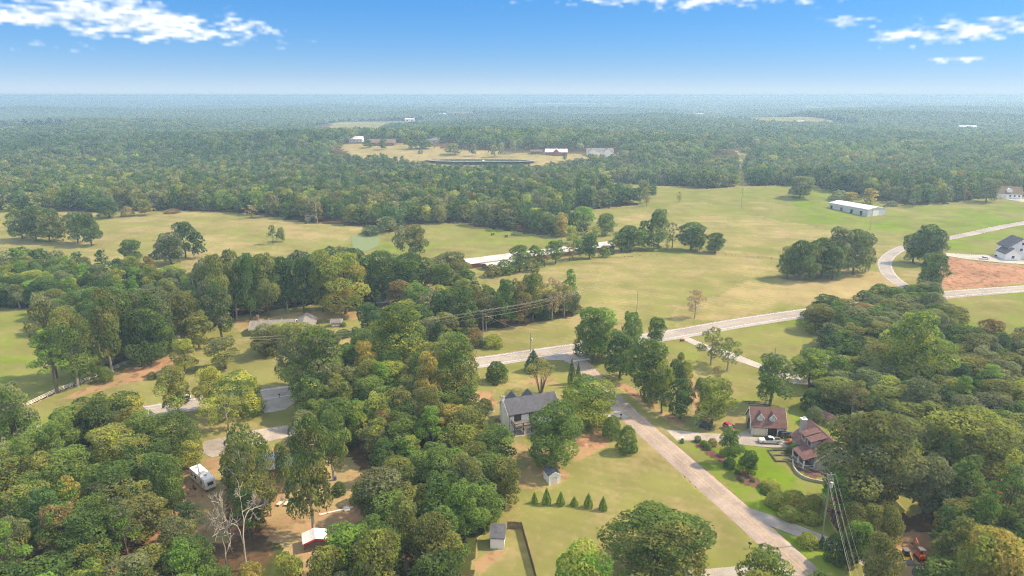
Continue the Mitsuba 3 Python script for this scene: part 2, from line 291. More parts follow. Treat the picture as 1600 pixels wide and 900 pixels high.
part_line('curving_road', 'edge_line', CURVE, -2.9, .12, 'road_paint'); part_line('curving_road', 'edge_line', CURVE, 2.9, .12, 'road_paint')
part_line('side_road', 'centre_line', SIDE[8:], 0, .13, 'yellow_paint')
# junction flare of the side road
fl = GP([(838, 556), (870, 551.5), (900, 548), (920, 545), (913, 552), (914, 562), (925, 575), (940, 590), (918, 593), (905, 580), (893, 569), (880, 563), (858, 562)])
def sheet(poly, dz, step=2.5):
    import trimesh.creation as tc
    p = poly.segmentize(step)
    v, f = trimesh.creation.triangulate_polygon(p, engine='earcut')
    m = trimesh.Trimesh(np.column_stack([v, 0 * v[:, 0]]), f)
    m = m.subdivide_to_size(step * 2)
    v, f = np.array(m.vertices), np.array(m.faces)
    nz = np.cross(v[f[:, 1]] - v[f[:, 0]], v[f[:, 2]] - v[f[:, 0]])[:, 2]
    f[nz < 0] = f[nz < 0][:, ::-1]
    v[:, 2] = height0(v[:, 0], v[:, 1]) + dz
    return (v, f), v[:, :2] * 0.11
m, uv = sheet(Polygon(fl).buffer(0), 0.012)
scene['side_road__junction_apron'] = ply(m, 'asphalt', smooth=True, uv=uv)
sb = GP([(893, 563.5), (921, 559.5), (922.5, 562), (894, 566)])
m, uv = sheet(Polygon(sb), 0.045); scene['side_road__stop_bar'] = ply(m, 'road_paint', smooth=True)
DL = {'right_drive': 'pale concrete driveway leading to the red roofed garage', 'gravel_drive': 'gravel track leaving the side road at the lower right', 'house_drive': "short concrete pad at the edge of the white house's lawn",
      'middle_drive': 'thin concrete drive crossing the lawn from the highway', 'front_path': 'narrow pale footpath leading to the chimney side of the white house', 'left_drive': 'grey gravel yard beside the dark round magnolia on the left',
      'left_apron': 'dark patch of old paving beside the highway on the left', 'far_loop_drive': 'white drive above the red clay plot', 'farmhouse_drive': 'pale forecourt of the house at the far right edge', 'bottom_drive': 'pale drive under the trees at the bottom edge'}
for k, (p, mat) in DRIVES.items():
    m, uv = sheet(DRIVE_POLY[k], 0.03)
    scene[k] = ply(m, mat, smooth=True, uv=uv)
    labels[k] = {'label': DL[k], 'category': 'driveway' if 'path' not in k else 'path', 'kind': 'structure'}

# ------------------------------------------------------------------ haze
scene['haze_air'] = {'type': 'homogeneous', 'albedo': {'type': 'rgb', 'value': [.50, .75, 1.0]}, 'sigma_t': HAZE, 'phase': {'type': 'hg', 'g': 0.2}}
scene['haze'] = {'type': 'cube', 'to_world': T().translate([0, 22500, 18]).scale([46000, 28000, 78]), 'bsdf': {'type': 'null'}, 'interior': {'type': 'ref', 'id': 'haze_air'}}
labels['haze'] = {'label': 'thin blue haze over the distant woods', 'category': 'haze', 'kind': 'stuff'}
# ------------------------------------------------------------------ foliage and bark
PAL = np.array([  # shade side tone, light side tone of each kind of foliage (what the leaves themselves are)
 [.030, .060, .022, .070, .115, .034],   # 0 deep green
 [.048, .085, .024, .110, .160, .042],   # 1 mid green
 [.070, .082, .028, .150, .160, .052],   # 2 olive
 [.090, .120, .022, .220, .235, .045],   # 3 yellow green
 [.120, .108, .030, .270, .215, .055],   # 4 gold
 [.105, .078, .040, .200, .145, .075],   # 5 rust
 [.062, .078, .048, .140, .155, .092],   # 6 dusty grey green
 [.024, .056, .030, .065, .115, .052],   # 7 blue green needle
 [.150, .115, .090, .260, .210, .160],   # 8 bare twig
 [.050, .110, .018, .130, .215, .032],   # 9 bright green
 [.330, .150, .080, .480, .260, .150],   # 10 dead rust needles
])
_pal = [mi.Float(np.ascontiguousarray(PAL[:, k]).astype(np.float32)) for k in range(6)]
def leaf_color(p, n, uv):
    i = mi.UInt32(dr.clip(uv.x + .5, 0, len(PAL) - 1))
    a = mi.Color3f(*[dr.gather(mi.Float, _pal[k], i) for k in range(3)])
    b = mi.Color3f(*[dr.gather(mi.Float, _pal[k + 3], i) for k in range(3)])
    w = noise(p.x * .075, p.y * .075, 0)
    w2 = noise(p.x * .011 + 5, p.y * .011, 3) * .5 + noise(p.x * .0016, p.y * .0028 + 9, 3) * .5
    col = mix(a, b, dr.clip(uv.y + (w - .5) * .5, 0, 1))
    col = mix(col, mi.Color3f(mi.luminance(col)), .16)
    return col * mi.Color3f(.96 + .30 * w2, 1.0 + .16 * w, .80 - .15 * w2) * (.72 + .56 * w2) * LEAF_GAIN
LEAF_GAIN = 2.55
scene['foliage'] = {'type': 'principledthin', 'base_color': proc(leaf_color), 'roughness': .65, 'diff_trans': 1.0, 'spec_trans': 0.0, 'eta': 1.25}
def far_leaf_color(p, n, uv):
    w2 = noise(p.x * .0016, p.y * .0028 + 9, 3) * .6 + noise(p.x * .0006 + 3, p.y * .0011, 7) * .4
    return mi.Color3f(.078, .118, .070) * (.55 + .9 * w2) * (.8 + .4 * uv.y)
scene['far_foliage'] = {'type': 'twosided', 'bsdf': {'type': 'diffuse', 'reflectance': proc(far_leaf_color)}}
def bark_color(p, n, uv):
    return mix(mi.Color3f(.11, .085, .065), mi.Color3f(.22, .18, .145), fbm(p.x * 3, p.y * 3, p.z * .8, octaves=2))
scene['bark'] = {'type': 'twosided', 'bsdf': {'type': 'diffuse', 'reflectance': proc(bark_color)}}
scene['pale_bark'] = {'type': 'twosided', 'bsdf': {'type': 'diffuse', 'reflectance': {'type': 'rgb', 'value': [.40, .36, .30]}}}

def tube_mesh(pts, radii, sides=6):
    p = np.asarray(pts, float); r = np.asarray(radii, float)
    t = np.gradient(p, axis=0); t /= np.linalg.norm(t, axis=1, keepdims=True) + 1e-9
    a = np.cross(t, np.where(np.abs(t[:, 2:]) < .9, [0, 0, 1.], [1., 0, 0])); a /= np.linalg.norm(a, axis=1, keepdims=True) + 1e-9
    b = np.cross(t, a); ang = np.arange(sides) * 2 * np.pi / sides
    v = p[:, None] + r[:, None, None] * (np.cos(ang)[None, :, None] * a[:, None] + np.sin(ang)[None, :, None] * b[:, None])
    i, j = np.meshgrid(np.arange(len(p) - 1), np.arange(sides), indexing='ij')
    q = np.stack([i * sides + j, i * sides + (j + 1) % sides, (i + 1) * sides + (j + 1) % sides, (i + 1) * sides + j], -1).reshape(-1, 4)
    return v.reshape(-1, 3), np.vstack([q[:, [0, 1, 2]], q[:, [0, 2, 3]]])
def join(ms):
    vs, fs, o = [], [], 0
    for v, f in ms:
        vs.append(v); fs.append(np.asarray(f) + o); o += len(v)
    return np.vstack(vs), np.vstack(fs)
def leaves(lobes, size, per_m2, rng, flat=0.0, under=0.35, jit=.75, cull=.72):
    """Leaf clumps (single triangles) over the surface of many lobes; returns (v, f, tone 0..1)."""
    C = np.array([l[0] for l in lobes], float); R = np.array([l[1] for l in lobes], float)
    P, N, tt = [], [], []
    for k in range(len(lobes)):
        a, b, c = R[k]
        area = 4 * np.pi * ((((a * b) ** 1.6 + (a * c) ** 1.6 + (b * c) ** 1.6) / 3) ** (1 / 1.6))
        m = max(6, int(area * per_m2))
        d = rng.normal(size=(m, 3)); d /= np.linalg.norm(d, axis=1, keepdims=True)
        d = d[(d[:, 2] > -.15) | (rng.random(m) < under)]
        rad = 1 - np.abs(rng.normal(0, .13, (len(d), 1))) + (rng.random((len(d), 1)) < .12) * .14
        p = C[k] + d * R[k] * rad
        keep = np.ones(len(p), bool)
        q = ((p[:, None] - C[None]) / R[None])
        ins = (np.linalg.norm(q, axis=2) < cull); ins[:, k] = False
        keep &= ~ins.any(1)
        p, d = p[keep], d[keep]
        n = d / R[k]; n /= np.linalg.norm(n, axis=1, keepdims=True)
        P.append(p); N.append(n)
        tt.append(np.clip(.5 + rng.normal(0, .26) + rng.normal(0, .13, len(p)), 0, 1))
    P, N, tt = np.vstack(P), np.vstack(N), np.concatenate(tt)
    n = N + rng.normal(0, jit, N.shape); n[:, 2] *= (1 + flat); n /= np.linalg.norm(n, axis=1, keepdims=True)
    a = np.cross(n, rng.normal(size=n.shape)); a /= np.linalg.norm(a, axis=1, keepdims=True); b = np.cross(n, a)
    s = size * (.55 + .9 * rng.random((len(P), 1)))
    el = .7 + .6 * rng.random((len(P), 1))
    v = np.stack([P + a * s * el * .62, P + (-.5 * a + .8 * b) * s * .6, P + (-.5 * a - .8 * b) * s * .6], 1)
    return v.reshape(-1, 3), np.arange(3 * len(P)).reshape(-1, 3), np.repeat(tt, 3)

def skeleton(rng, H, W, cb, n_limb, lean=.4, tr=None):
    """Tapered trunk with limbs; returns meshes and the limb tips."""
    tr = tr or .018 * H + .04
    bend = rng.normal(0, .25, (5, 2)).cumsum(0) * (W / 12); bend -= bend[0]
    zs = np.linspace(0, .8 * H, 5)
    pts = np.column_stack([bend, zs]); pts[0, 2] = -.5
    ms = [tube_mesh(pts, tr * np.array([1.25, .95, .75, .5, .15]), 7)]
    tips = []
    for k in range(n_limb):
        u = cb / .8 + (1 - cb / .8) * (k + .3) / n_limb * .9
        i = min(int(u * 4), 3); f = u * 4 - i
        s = pts[i] * (1 - f) + pts[i + 1] * f
        az = k * 2.4 + rng.normal(0, .4)
        L = W * .5 * (.55 + .45 * rng.random()) * (1 - .45 * max(0, (u - .5)) * 2 * .8)
        up = L * (.35 + .6 * rng.random())
        e = s + [math.cos(az) * L, math.sin(az) * L, up]
        mid = (s + e) / 2 + [0, 0, -.08 * L] + rng.normal(0, .1 * L / 2, 3)
        ms.append(tube_mesh([s, mid, e], tr * np.array([.45, .28, .08]), 5))
        tips.append(e)
        for _ in range(2):
            q = mid + (e - mid) * rng.random()
            w = q + rng.normal(0, .22 * L, 3) + [0, 0, .2 * L]
            ms.append(tube_mesh([q, w], tr * np.array([.2, .05]), 4)); tips.append(w)
    return ms, np.array(tips)

def lobes_for(form, rng, lod):
    """Lobes of a crown of height 15, width 10, and its trunk."""
    L, ms = [], []
    H, W = 15., 10.
    skew, skaz = .08 + .2 * rng.random(), rng.random() * 6.28
    if form in ('oak', 'hard', 'tall', 'thin'):
        cb = {'oak': .16, 'hard': .22, 'tall': .26, 'thin': .25}[form]
        ms, tips = skeleton(rng, H, W, cb, {'oak': 9, 'hard': 8, 'tall': 8, 'thin': 9}[form])
        m = {'oak': 34, 'hard': 28, 'tall': 26, 'thin': 24}[form]
        for k in range(m):
            u = (k + rng.random()) / m                       # height through the crown
            z = H * (cb + (1 - cb) * (u * .9))
            prof = {'oak': math.sqrt(max(0, 1 - ((u - .32) / .72) ** 2)), 'hard': math.sqrt(max(.0, 1 - ((u - .42) / .66) ** 2)), 'tall': math.sqrt(max(0, 1 - ((u - .38) / .70) ** 2)) * .92, 'thin': math.sqrt(max(0, 1 - ((u - .5) / .62) ** 2))}[form]
            az = k * 2.39996 + rng.normal(0, .35)
            rr = W * .5 * prof * (.45 + .42 * rng.random()) * (.84 + .3 * math.sin(2 * az + 1.7) * .5)
            s = {'oak': 1.75, 'hard': 1.7, 'tall': 1.65, 'thin': 1.25}[form] * (.55 + .95 * rng.random())
            if rng.random() < .13: continue
            rr *= 1.0 + (.28 if rng.random() < .15 else 0) + skew * math.cos(az - skaz)
            L.append(([math.cos(az) * rr, math.sin(az) * rr, z], [s, s, s * (.62 + .25 * rng.random())]))
        L.append(([rng.normal(0, .5), rng.normal(0, .5), H * .90], [1.7, 1.7, 1.3]))
        if form == 'hard':
            for _ in range(3):
                az = rng.random() * 6.28; L.append(([math.cos(az) * 2.2, math.sin(az) * 2.2, H * (.86 + .1 * rng.random())], [1.3, 1.3, 1.5]))
    elif form == 'pine':
        ms, tips = skeleton(rng, H, W * .8, .42, 10)
        for k in range(30):
            u = (k + rng.random()) / 30
            z = H * (.38 + .60 * u)
            az = k * 2.39996 + rng.normal(0, .4)
            rr = W * .5 * (1 - u * .78) * (.45 + .55 * rng.random())
            s = 1.35 * (.7 + .6 * rng.random()) * (1 - .3 * u)
            L.append(([math.cos(az) * rr, math.sin(az) * rr, z], [s, s, s * .55]))
    elif form == 'cone':
        ms = [tube_mesh([[0, 0, -.4], [0, 0, H * .9]], [.35, .05], 6)]
        for k in range(40):
            u = (k / 40) ** 1.15
            z = H * (.03 + .94 * u); az = k * 2.39996
            r = W * .5 * (1 - u) ** .8 * (.96 if u > .08 else .8)
            s = max(.35, r * .55)
            L.append(([math.cos(az) * r * .62, math.sin(az) * r * .62, z], [s, s, s * 1.15 + .5]))
    elif form == 'dome':
        ms = [tube_mesh([[0, 0, -.3], [0, 0, H * .5]], [.4, .2], 6)]
        for k in range(34):
            u = (k + .5) / 34
            th = math.acos(1 - u * 1.0)
            az = k * 2.39996 + rng.normal(0, .2)
            r, z = W * .5 * math.sin(th) * .72, H * (.10 + .74 * math.cos(th))
            s = 1.55 * (.75 + .5 * rng.random())
            L.append(([math.cos(az) * r, math.sin(az) * r, max(z, 1.2)], [s, s, s * 1.15]))
        L.append(([0, 0, H * .45], [W * .36, W * .36, H * .40]))
    elif form == 'vase':
        for k in range(9):
            az = k * 2.4; e = [math.cos(az) * 3.2, math.sin(az) * 3.2, H * .78]
            ms.append(tube_mesh([[math.cos(az) * .3, math.sin(az) * .3, -.3], [math.cos(az) * 1.4, math.sin(az) * 1.4, H * .4], e], [.17, .12, .04], 5))
        for k in range(22):
            az = k * 2.39996; u = rng.random()
            r = W * .5 * (.2 + .75 * rng.random()); s = 1.3 * (.7 + .6 * rng.random())
            L.append(([math.cos(az) * r, math.sin(az) * r, H * (.60 + .32 * u * (1 - (r / 5) ** 2 * .5))], [s, s, s * .9]))
    return L, join(ms), H, W
def bare(rng, depth=5, H=15., W=10., r0=.34, spread=.55):
    ms = []
    def grow(p, d, L, r, k):
        n = 3
        pts = [p]
        for _ in range(n):
            d = d + rng.normal(0, .14, 3); d /= np.linalg.norm(d)
            pts.append(pts[-1] + d * L / n)
        ms.append(tube_mesh(pts, np.maximum(np.linspace(r, r * .66, n + 1), .055), 6 if k > 2 else 4))
        if k == 0: return
        for _ in range(2 if k > 3 else 3):
            e = d + rng.normal(0, spread, 3); e[2] += .12; e /= np.linalg.norm(e)
            grow(pts[-1] if rng.random() < .7 else pts[-2], e, L * (.66 + .2 * rng.random()), r * .62, k - 1)
    grow(np.array([0, 0, -.4]), np.array([0, 0, 1.]), H * .27, r0, depth)
    v, f = join(ms)
    s = np.array([W / np.ptp(v[:, 0]), W / np.ptp(v[:, 1]), H / v[:, 2].max()])
    v = v * [s[:2].mean(), s[:2].mean(), s[2]]
    return v, f
LOD = {-1: dict(size=.34, per=17.0), 0: dict(size=.44, per=10.5), 1: dict(size=1.25, per=1.05), 2: dict(size=2.3, per=.26)}
_forms = {}
def model(form, var, lod, tone, second=None):
    """Key of the shapegroup of a tree: trunk and crown (lod 0) or one mesh (further away)."""
    key = f'tree_model_{form}_{var}_{lod}_{tone}_{second}'
    if key in scene: return key
    if (form, var, lod) not in _forms:
        rng = np.random.default_rng(abs(hash_(form)) % 1000 + var * 17)
        L, trunk, H, W = lobes_for(form, rng, lod)
        o = dict(LOD[lod])
        if form == 'thin': o['per'] *= .6
        if form == 'pine': o['size'] *= .85; o['per'] *= 1.2
        if form in ('cone', 'dome'): o['per'] *= 1.15; o['size'] *= .85
        if form == 'vase': o['per'] *= .55; o['size'] *= .8
        _forms[form, var, lod] = (leaves(L, o['size'], o['per'], rng, under=.25 if lod > 0 else .4, jit=.8 if form != 'dome' else .5), trunk)
    (v, f, t), trunk = _forms[form, var, lod]
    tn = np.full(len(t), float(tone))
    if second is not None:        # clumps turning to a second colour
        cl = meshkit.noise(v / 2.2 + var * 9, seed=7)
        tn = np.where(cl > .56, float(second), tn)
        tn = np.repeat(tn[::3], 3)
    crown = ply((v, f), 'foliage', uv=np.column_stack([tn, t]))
    if lod == 2: scene[key] = {'type': 'shapegroup', 'crown': crown}
    elif lod == 1: scene[key] = {'type': 'shapegroup', 'crown': crown, 'trunk': ply((trunk[0], trunk[1]), 'bark', smooth=True)} if form in ('pine', 'tall', 'thin', 'vase') else {'type': 'shapegroup', 'crown': crown}
    else: scene[key] = {'type': 'shapegroup', 'crown': crown, 'trunk': ply((trunk[0], trunk[1]), 'pale_bark' if form in ('tall', 'thin') else 'bark', smooth=True)}
    return key
def hash_(s):
    h = 7
    for c in s: h = (h * 31 + ord(c)) % 100003
    return h
def numbered(name):
    k, i = name, 1
    while k in scene: k = f'{name}_{i:03d}'; i += 1
    return k
def put_tree(name, x, y, H, W, form, var, lod, tone, rot, second=None, key=None, z=None):
    k = key or numbered(name)
    scene[k] = {'type': 'instance', 'to_world': T().translate([float(x), float(y), float(height0(x, y) if z is None else z) - .05]).rotate([0, 0, 1], float(rot)).scale([W / 10., W / 10., H / 15.]),
                'group': {'type': 'ref', 'id': model(form, var, lod, tone, second)}}
    return k
NAME = {'oak': 'hardwood_tree', 'hard': 'hardwood_tree', 'tall': 'hardwood_tree', 'thin': 'hardwood_tree', 'pine': 'pine_tree', 'cone': 'evergreen_tree', 'dome': 'shrub', 'vase': 'crepe_myrtle'}
WORD = {'hardwood_tree': 'tree', 'pine_tree': 'tree', 'evergreen_tree': 'tree', 'shrub': 'bush', 'crepe_myrtle': 'tree'}
used, TAKEN = {}, []
rngT = np.random.default_rng(12)
def tree(bx, by, ty, w, form, tone, label, second=None, name=None, cat=None, group=None, var=None):
    """A single tree surveyed from the photograph: pixel of its foot, row of its top, width in pixels."""
    x, y = G(bx, by)
    z = float(height0(x, y))
    # height from the row of the top at the same distance
    v = (CY - ty) / FOC
    H = CAM_H + y * (-SP + v * CP) / (CP + v * SP) - z
    D = y * CP - (z - CAM_H) * SP
    W = w * D / FOC * (.88 if form in ('oak', 'hard', 'tall', 'thin', 'pine') else 1.0)
    H = max(H * 1.0 - .12 * W * 0, .5)
    n = name or NAME[form]
    lod = 0 if y < 330 or (y < 640 and w >= 34) else 1
    if lod == 0 and W > 13.5 and y < 330: lod = -1
    k = put_tree(n, x, y, H, W, form, rngT.integers(0, 3) if var is None else var, lod, tone, rngT.random() * 360, second)
    labels[k] = {'label': label, 'category': cat or WORD.get(n, 'tree')}
    if group: labels[k]['group'] = group
    TAKEN.append((x, y, W / 2))
    return k
# ------------------------------------------------------------------ single trees seen in the photograph
# by the white house
tree(868, 728, 628, 100, 'oak', 1, 'broad green shade tree standing right behind the small white shed', var=0)
tree(912, 668, 590, 98, 'oak', 3, 'large yellowish green tree between the white house and the side road', second=1, var=1)
tree(893, 600, 558, 13, 'cone', 0, 'taller of two slim junipers beside the side road junction', name='juniper')
tree(903, 604, 564, 12, 'cone', 0, 'shorter slim juniper leaning against its taller twin', name='juniper')
tree(833, 580, 545, 30, 'cone', 7, 'dark cone shaped evergreen beside the highway, above the white house')
tree(777, 596, 563, 37, 'dome', 0, 'neat rounded dark green bush on the lawn below the highway')
tree(845, 614, 562, 52, 'vase', 2, 'many stemmed olive brown crepe myrtle behind the white house', second=5)
tree(758, 646, 621, 26, 'dome', 0, 'dark shrub at the chimney end of the white house')
tree(716, 636, 520, 84, 'oak', 2, 'big dark olive oak reaching over the highway left of the rounded bush', second=1, var=1)
tree(956, 684, 648, 30, 'dome', 1, 'upper of the leafy shrubs beside the side road, near the concrete pad')
tree(979, 706, 662, 34, 'dome', 1, 'largest leafy shrub beside the side road below the concrete pad')
tree(990, 706, 692, 14, 'dome', 1, 'little round shrub at the foot of the larger ones beside the side road')
for bx, by, ty, w, t in ((835, 786, 767, 10, 'leftmost small cone shaped evergreen in the row below the white shed'), (854, 788, 760, 14, 'second cone shaped evergreen from the left in the row below the white shed'), (876, 789, 766, 13, 'third cone shaped evergreen from the left in the row below the white shed'),
                      (897, 790, 774, 12, 'smallest roundish evergreen in the row below the white shed'), (919, 793, 768, 14, 'second evergreen from the right in the row below the white shed'), (942, 797, 773, 13, 'rightmost cone shaped evergreen in the row below the white shed')):
    tree(bx, by, ty + 1, w * 1.12, 'cone', 9, t, name='small_evergreen', group='row of small evergreens on the lawn')
tree(1020, 900, 803, 186, 'oak', 2, 'huge spreading olive oak at the bottom centre, right of the row of evergreens', second=1, var=0)
tree(905, 965, 852, 105, 'oak', 9, 'bright green tree at the bottom edge beside the dark roof', second=3, var=1)
tree(1188, 955, 858, 92, 'hard', 3, 'yellow green tree at the bottom edge overhanging the side road', second=1)
# row along the right of the side road
tree(928, 566, 482, 84, 'oak', 1, 'large full green tree at the highway junction', second=9, var=1)
tree(985, 560, 488, 38, 'hard', 1, 'narrow green tree behind the large junction tree')
tree(1023, 546, 497, 38, 'tall', 0, 'dark neat oval tree beside the highway, right of the junction')
tree(968, 592, 520, 58, 'oak', 0, 'dark green tree in the roadside row below the large junction tree')
tree(1008, 628, 530, 80, 'oak', 1, 'tallest full tree in the middle of the roadside row', var=0)
tree(1034, 645, 568, 48, 'hard', 1, 'green tree in the lower half of the roadside row', second=3)
tree(1063, 655, 590, 44, 'oak', 0, 'dark full tree at the lower end of the roadside row')
tree(1056, 590, 560, 28, 'dome', 0, 'dark rounded tree on the lawn behind the roadside row')
tree(1071, 588, 562, 24, 'dome', 3, 'pale green rounded tree beside the dark rounded one on the lawn')
tree(1112, 662, 592, 68, 'oak', 3, 'yellow green tree beside the two parked cars', second=2, var=1)
tree(1111, 570, 511, 54, 'thin', 2, 'open leaved tree on the lawn beside the middle drive', var=0)
tree(1136, 579, 528, 44, 'thin', 1, 'darker of the pair of trees on the lawn beside the middle drive', second=2, var=1)
tree(1119, 594, 572, 22, 'thin', 5, 'thin tan sapling below the pair of lawn trees')
tree(1064, 562, 549, 11, 'dome', 2, 'tiny round sapling on the lawn below the highway')
tree(1095, 609, 589, 20, 'dome', 1, 'small bushy tree above the yellow green lawn tree')
tree(1202, 634, 553, 70, 'hard', 1, 'large dusty green tree behind the red roofed garage', second=6, var=0)
tree(1266, 604, 546, 70, 'oak', 3, 'yellow green tree beside the white car above the garage', second=1, var=0)
tree(1269, 642, 604, 38, 'dome', 0, 'dark round tree on the lawn right of the garage', name='hardwood_tree', cat='tree')
tree(1272, 661, 634, 30, 'dome', 6, 'pale green bush in front of the dark round tree')
tree(1139, 724, 670, 38, 'hard', 1, 'upright green tree between the side road and the bright lawn', second=0)
tree(1169, 742, 705, 34, 'oak', 0, 'small round headed tree in the mulch island on the bright lawn')
tree(1085, 674, 647, 16, 'thin', 9, 'slender young tree beside the driveway entrance')
for bx, by, ty, w, tn, t in ((1090, 690, 680, 12, 0, 'dark shrub first along the driveway bed'), (1100, 697, 687, 12, 1, 'green shrub second along the driveway bed'), (1106, 702, 691, 12, 1, 'round shrub third along the driveway bed'), (1113, 696, 684, 16, 5, 'reddish shrub in the driveway bed'),
                          (1130, 712, 700, 14, 5, 'brownish shrub at the foot of the upright tree'), (1140, 730, 716, 22, 0, 'low dark shrub below the upright tree'), (1152, 740, 733, 9, 1, 'tiny shrub in the mulch island, left side'), (1160, 752, 745, 8, 2, 'tiny shrub at the lower edge of the mulch island'), (1176, 752, 746, 8, 1, 'tiny shrub at the right of the mulch island'),
                          (1066, 692, 684, 7, 1, 'low plant at the corner of the drive and the side road'), (1171, 671, 646, 9, 0, 'dark slim shrub at the left corner of the garage'), (1252, 682, 672, 22, 0, 'dark hedge shrub beside the parked trailer'), (1262, 678, 664, 14, 0, 'dark shrub near the house chimney'), (1240, 706, 693, 20, 9, 'leafy shrub in the raised planter'), (1232, 709, 698, 12, 6, 'greyish plant in the raised planter')):
    tree(bx, by, ty, w, 'dome', tn, t)
# golden shrubs and evergreens above the lower right gravel drive
for bx, by, ty, w, tn, t in ((1196, 770, 757, 18, 0, 'dark shrub at the left end of the golden shrub bed'), (1203, 764, 744, 34, 2, 'wispy shrub at the upper left of the golden shrub bed'), (1216, 790, 764, 40, 2, 'golden olive shrub, left in the shrub bed'), (1240, 792, 762, 42, 2, 'golden olive shrub in the middle of the shrub bed'), (1258, 802, 772, 36, 2, 'golden olive shrub at the right of the shrub bed'), (1234, 808, 788, 40, 2, 'low olive shrub at the lower edge of the shrub bed'), (1268, 816, 794, 30, 2, 'olive shrub at the lower right tip of the shrub bed'), (1272, 790, 768, 26, 2, 'olive shrub behind the tall utility pole')):
    tree(bx, by, ty + 5, w, 'dome', 3 if tn == 2 else tn, t, second=4 if tn == 2 else None)
tree(1262, 852, 833, 34, 'dome', 3, 'light green clipped bush beside the gravel drive'); tree(1284, 857, 837, 16, 'cone', 7, 'small bluish conifer at the foot of the tall utility pole')
tree(1304, 878, 829, 38, 'dome', 0, 'dark dense evergreen left of the wires at the lower right'); tree(1325, 890, 826, 42, 'hard', 0, 'dark leafy tree under the wires at the lower right'); tree(1338, 880, 816, 46, 'hard', 9, 'fresh green tree under the wires at the lower right', second=0); tree(1362, 912, 850, 42, 'hard', 2, 'pale olive tree left of the parked machines', second=6)
tree(1330, 842, 782, 46, 'dome', 2, 'olive tree, left of three below the huge oak', name='hardwood_tree', cat='tree'); tree(1357, 842, 784, 44, 'dome', 2, 'olive tree, middle of three below the huge oak', name='hardwood_tree', cat='tree'); tree(1387, 846, 788, 40, 'dome', 2, 'olive tree, right of three below the huge oak', name='hardwood_tree', cat='tree')
tree(1352, 800, 646, 150, 'oak', 6, 'huge dusty green oak overhanging the red roofed house', second=2, var=0)
tree(1500, 742, 640, 150, 'oak', 2, 'wide pale olive tree in the woods at the right edge', second=3, var=1)
tree(1442, 812, 715, 78, 'hard', 6, 'dusty green tree right of the huge oak', var=1)
tree(1500, 822, 716, 92, 'pine', 1, 'tall green pine below the wide pale olive tree', var=0); tree(1560, 850, 722, 90, 'pine', 9, 'tall fresh green pine near the brown dead one', second=1, var=1)
tree(1566, 800, 730, 40, 'cone', 10, 'rust brown dead pine at the right edge', name='dead_pine_tree')
tree(1522, 890, 772, 84, 'pine', 9, 'green pine right of the parked machines', second=1, var=0)
tree(1538, 985, 832, 112, 'oak', 3, 'bright yellow green tree in the lower right corner', second=4, var=1); tree(1600, 960, 800, 90, 'hard', 1, 'green tree at the lower right edge', second=2)
tree(1417, 612, 484, 118, 'tall', 3, 'tall yellow green tree rising from the dark woods right of the hay field', second=1, var=0)
tree(1330, 655, 596, 60, 'thin', 5, 'brown half bare tree above the small tan shed', second=2)
# big field
for bx, by, ty, w, f, tn, sc, t in ((1230, 436, 385, 44, 'oak', 1, 2, 'left edge tree of the left clump in the hay field'), (1250, 438, 375, 54, 'oak', 1, 0, 'front tree of the left clump in the hay field'), (1264, 433, 380, 42, 'oak', 2, 1, 'olive tree at the right of the left clump in the hay field'), (1284, 432, 370, 48, 'oak', 6, 1, 'left tree of the large right clump in the hay field'), (1308, 431, 355, 54, 'oak', 6, 0, 'middle tree of the large right clump in the hay field'), (1334, 429, 357, 54, 'oak', 6, 1, 'right tree of the large right clump in the hay field'), (1351, 425, 368, 34, 'hard', 6, 0, 'smallest tree at the right end of the large field clump'), (1300, 437, 384, 40, 'oak', 0, 6, 'dark tree in front of the large right clump in the hay field'),
                             (1426, 411, 363, 42, 'oak', 1, 6, 'left tree of the group in the bend of the curving road'), (1445, 413, 351, 50, 'oak', 0, 1, 'tallest tree of the group in the bend of the curving road'), (1463, 414, 366, 36, 'hard', 6, 1, 'pale tree at the right of the group in the road bend'), (1452, 450, 396, 50, 'oak', 1, 0, 'smaller tree by the red clay plot')):
    tree(bx, by, ty, w, f, tn, t, second=sc)

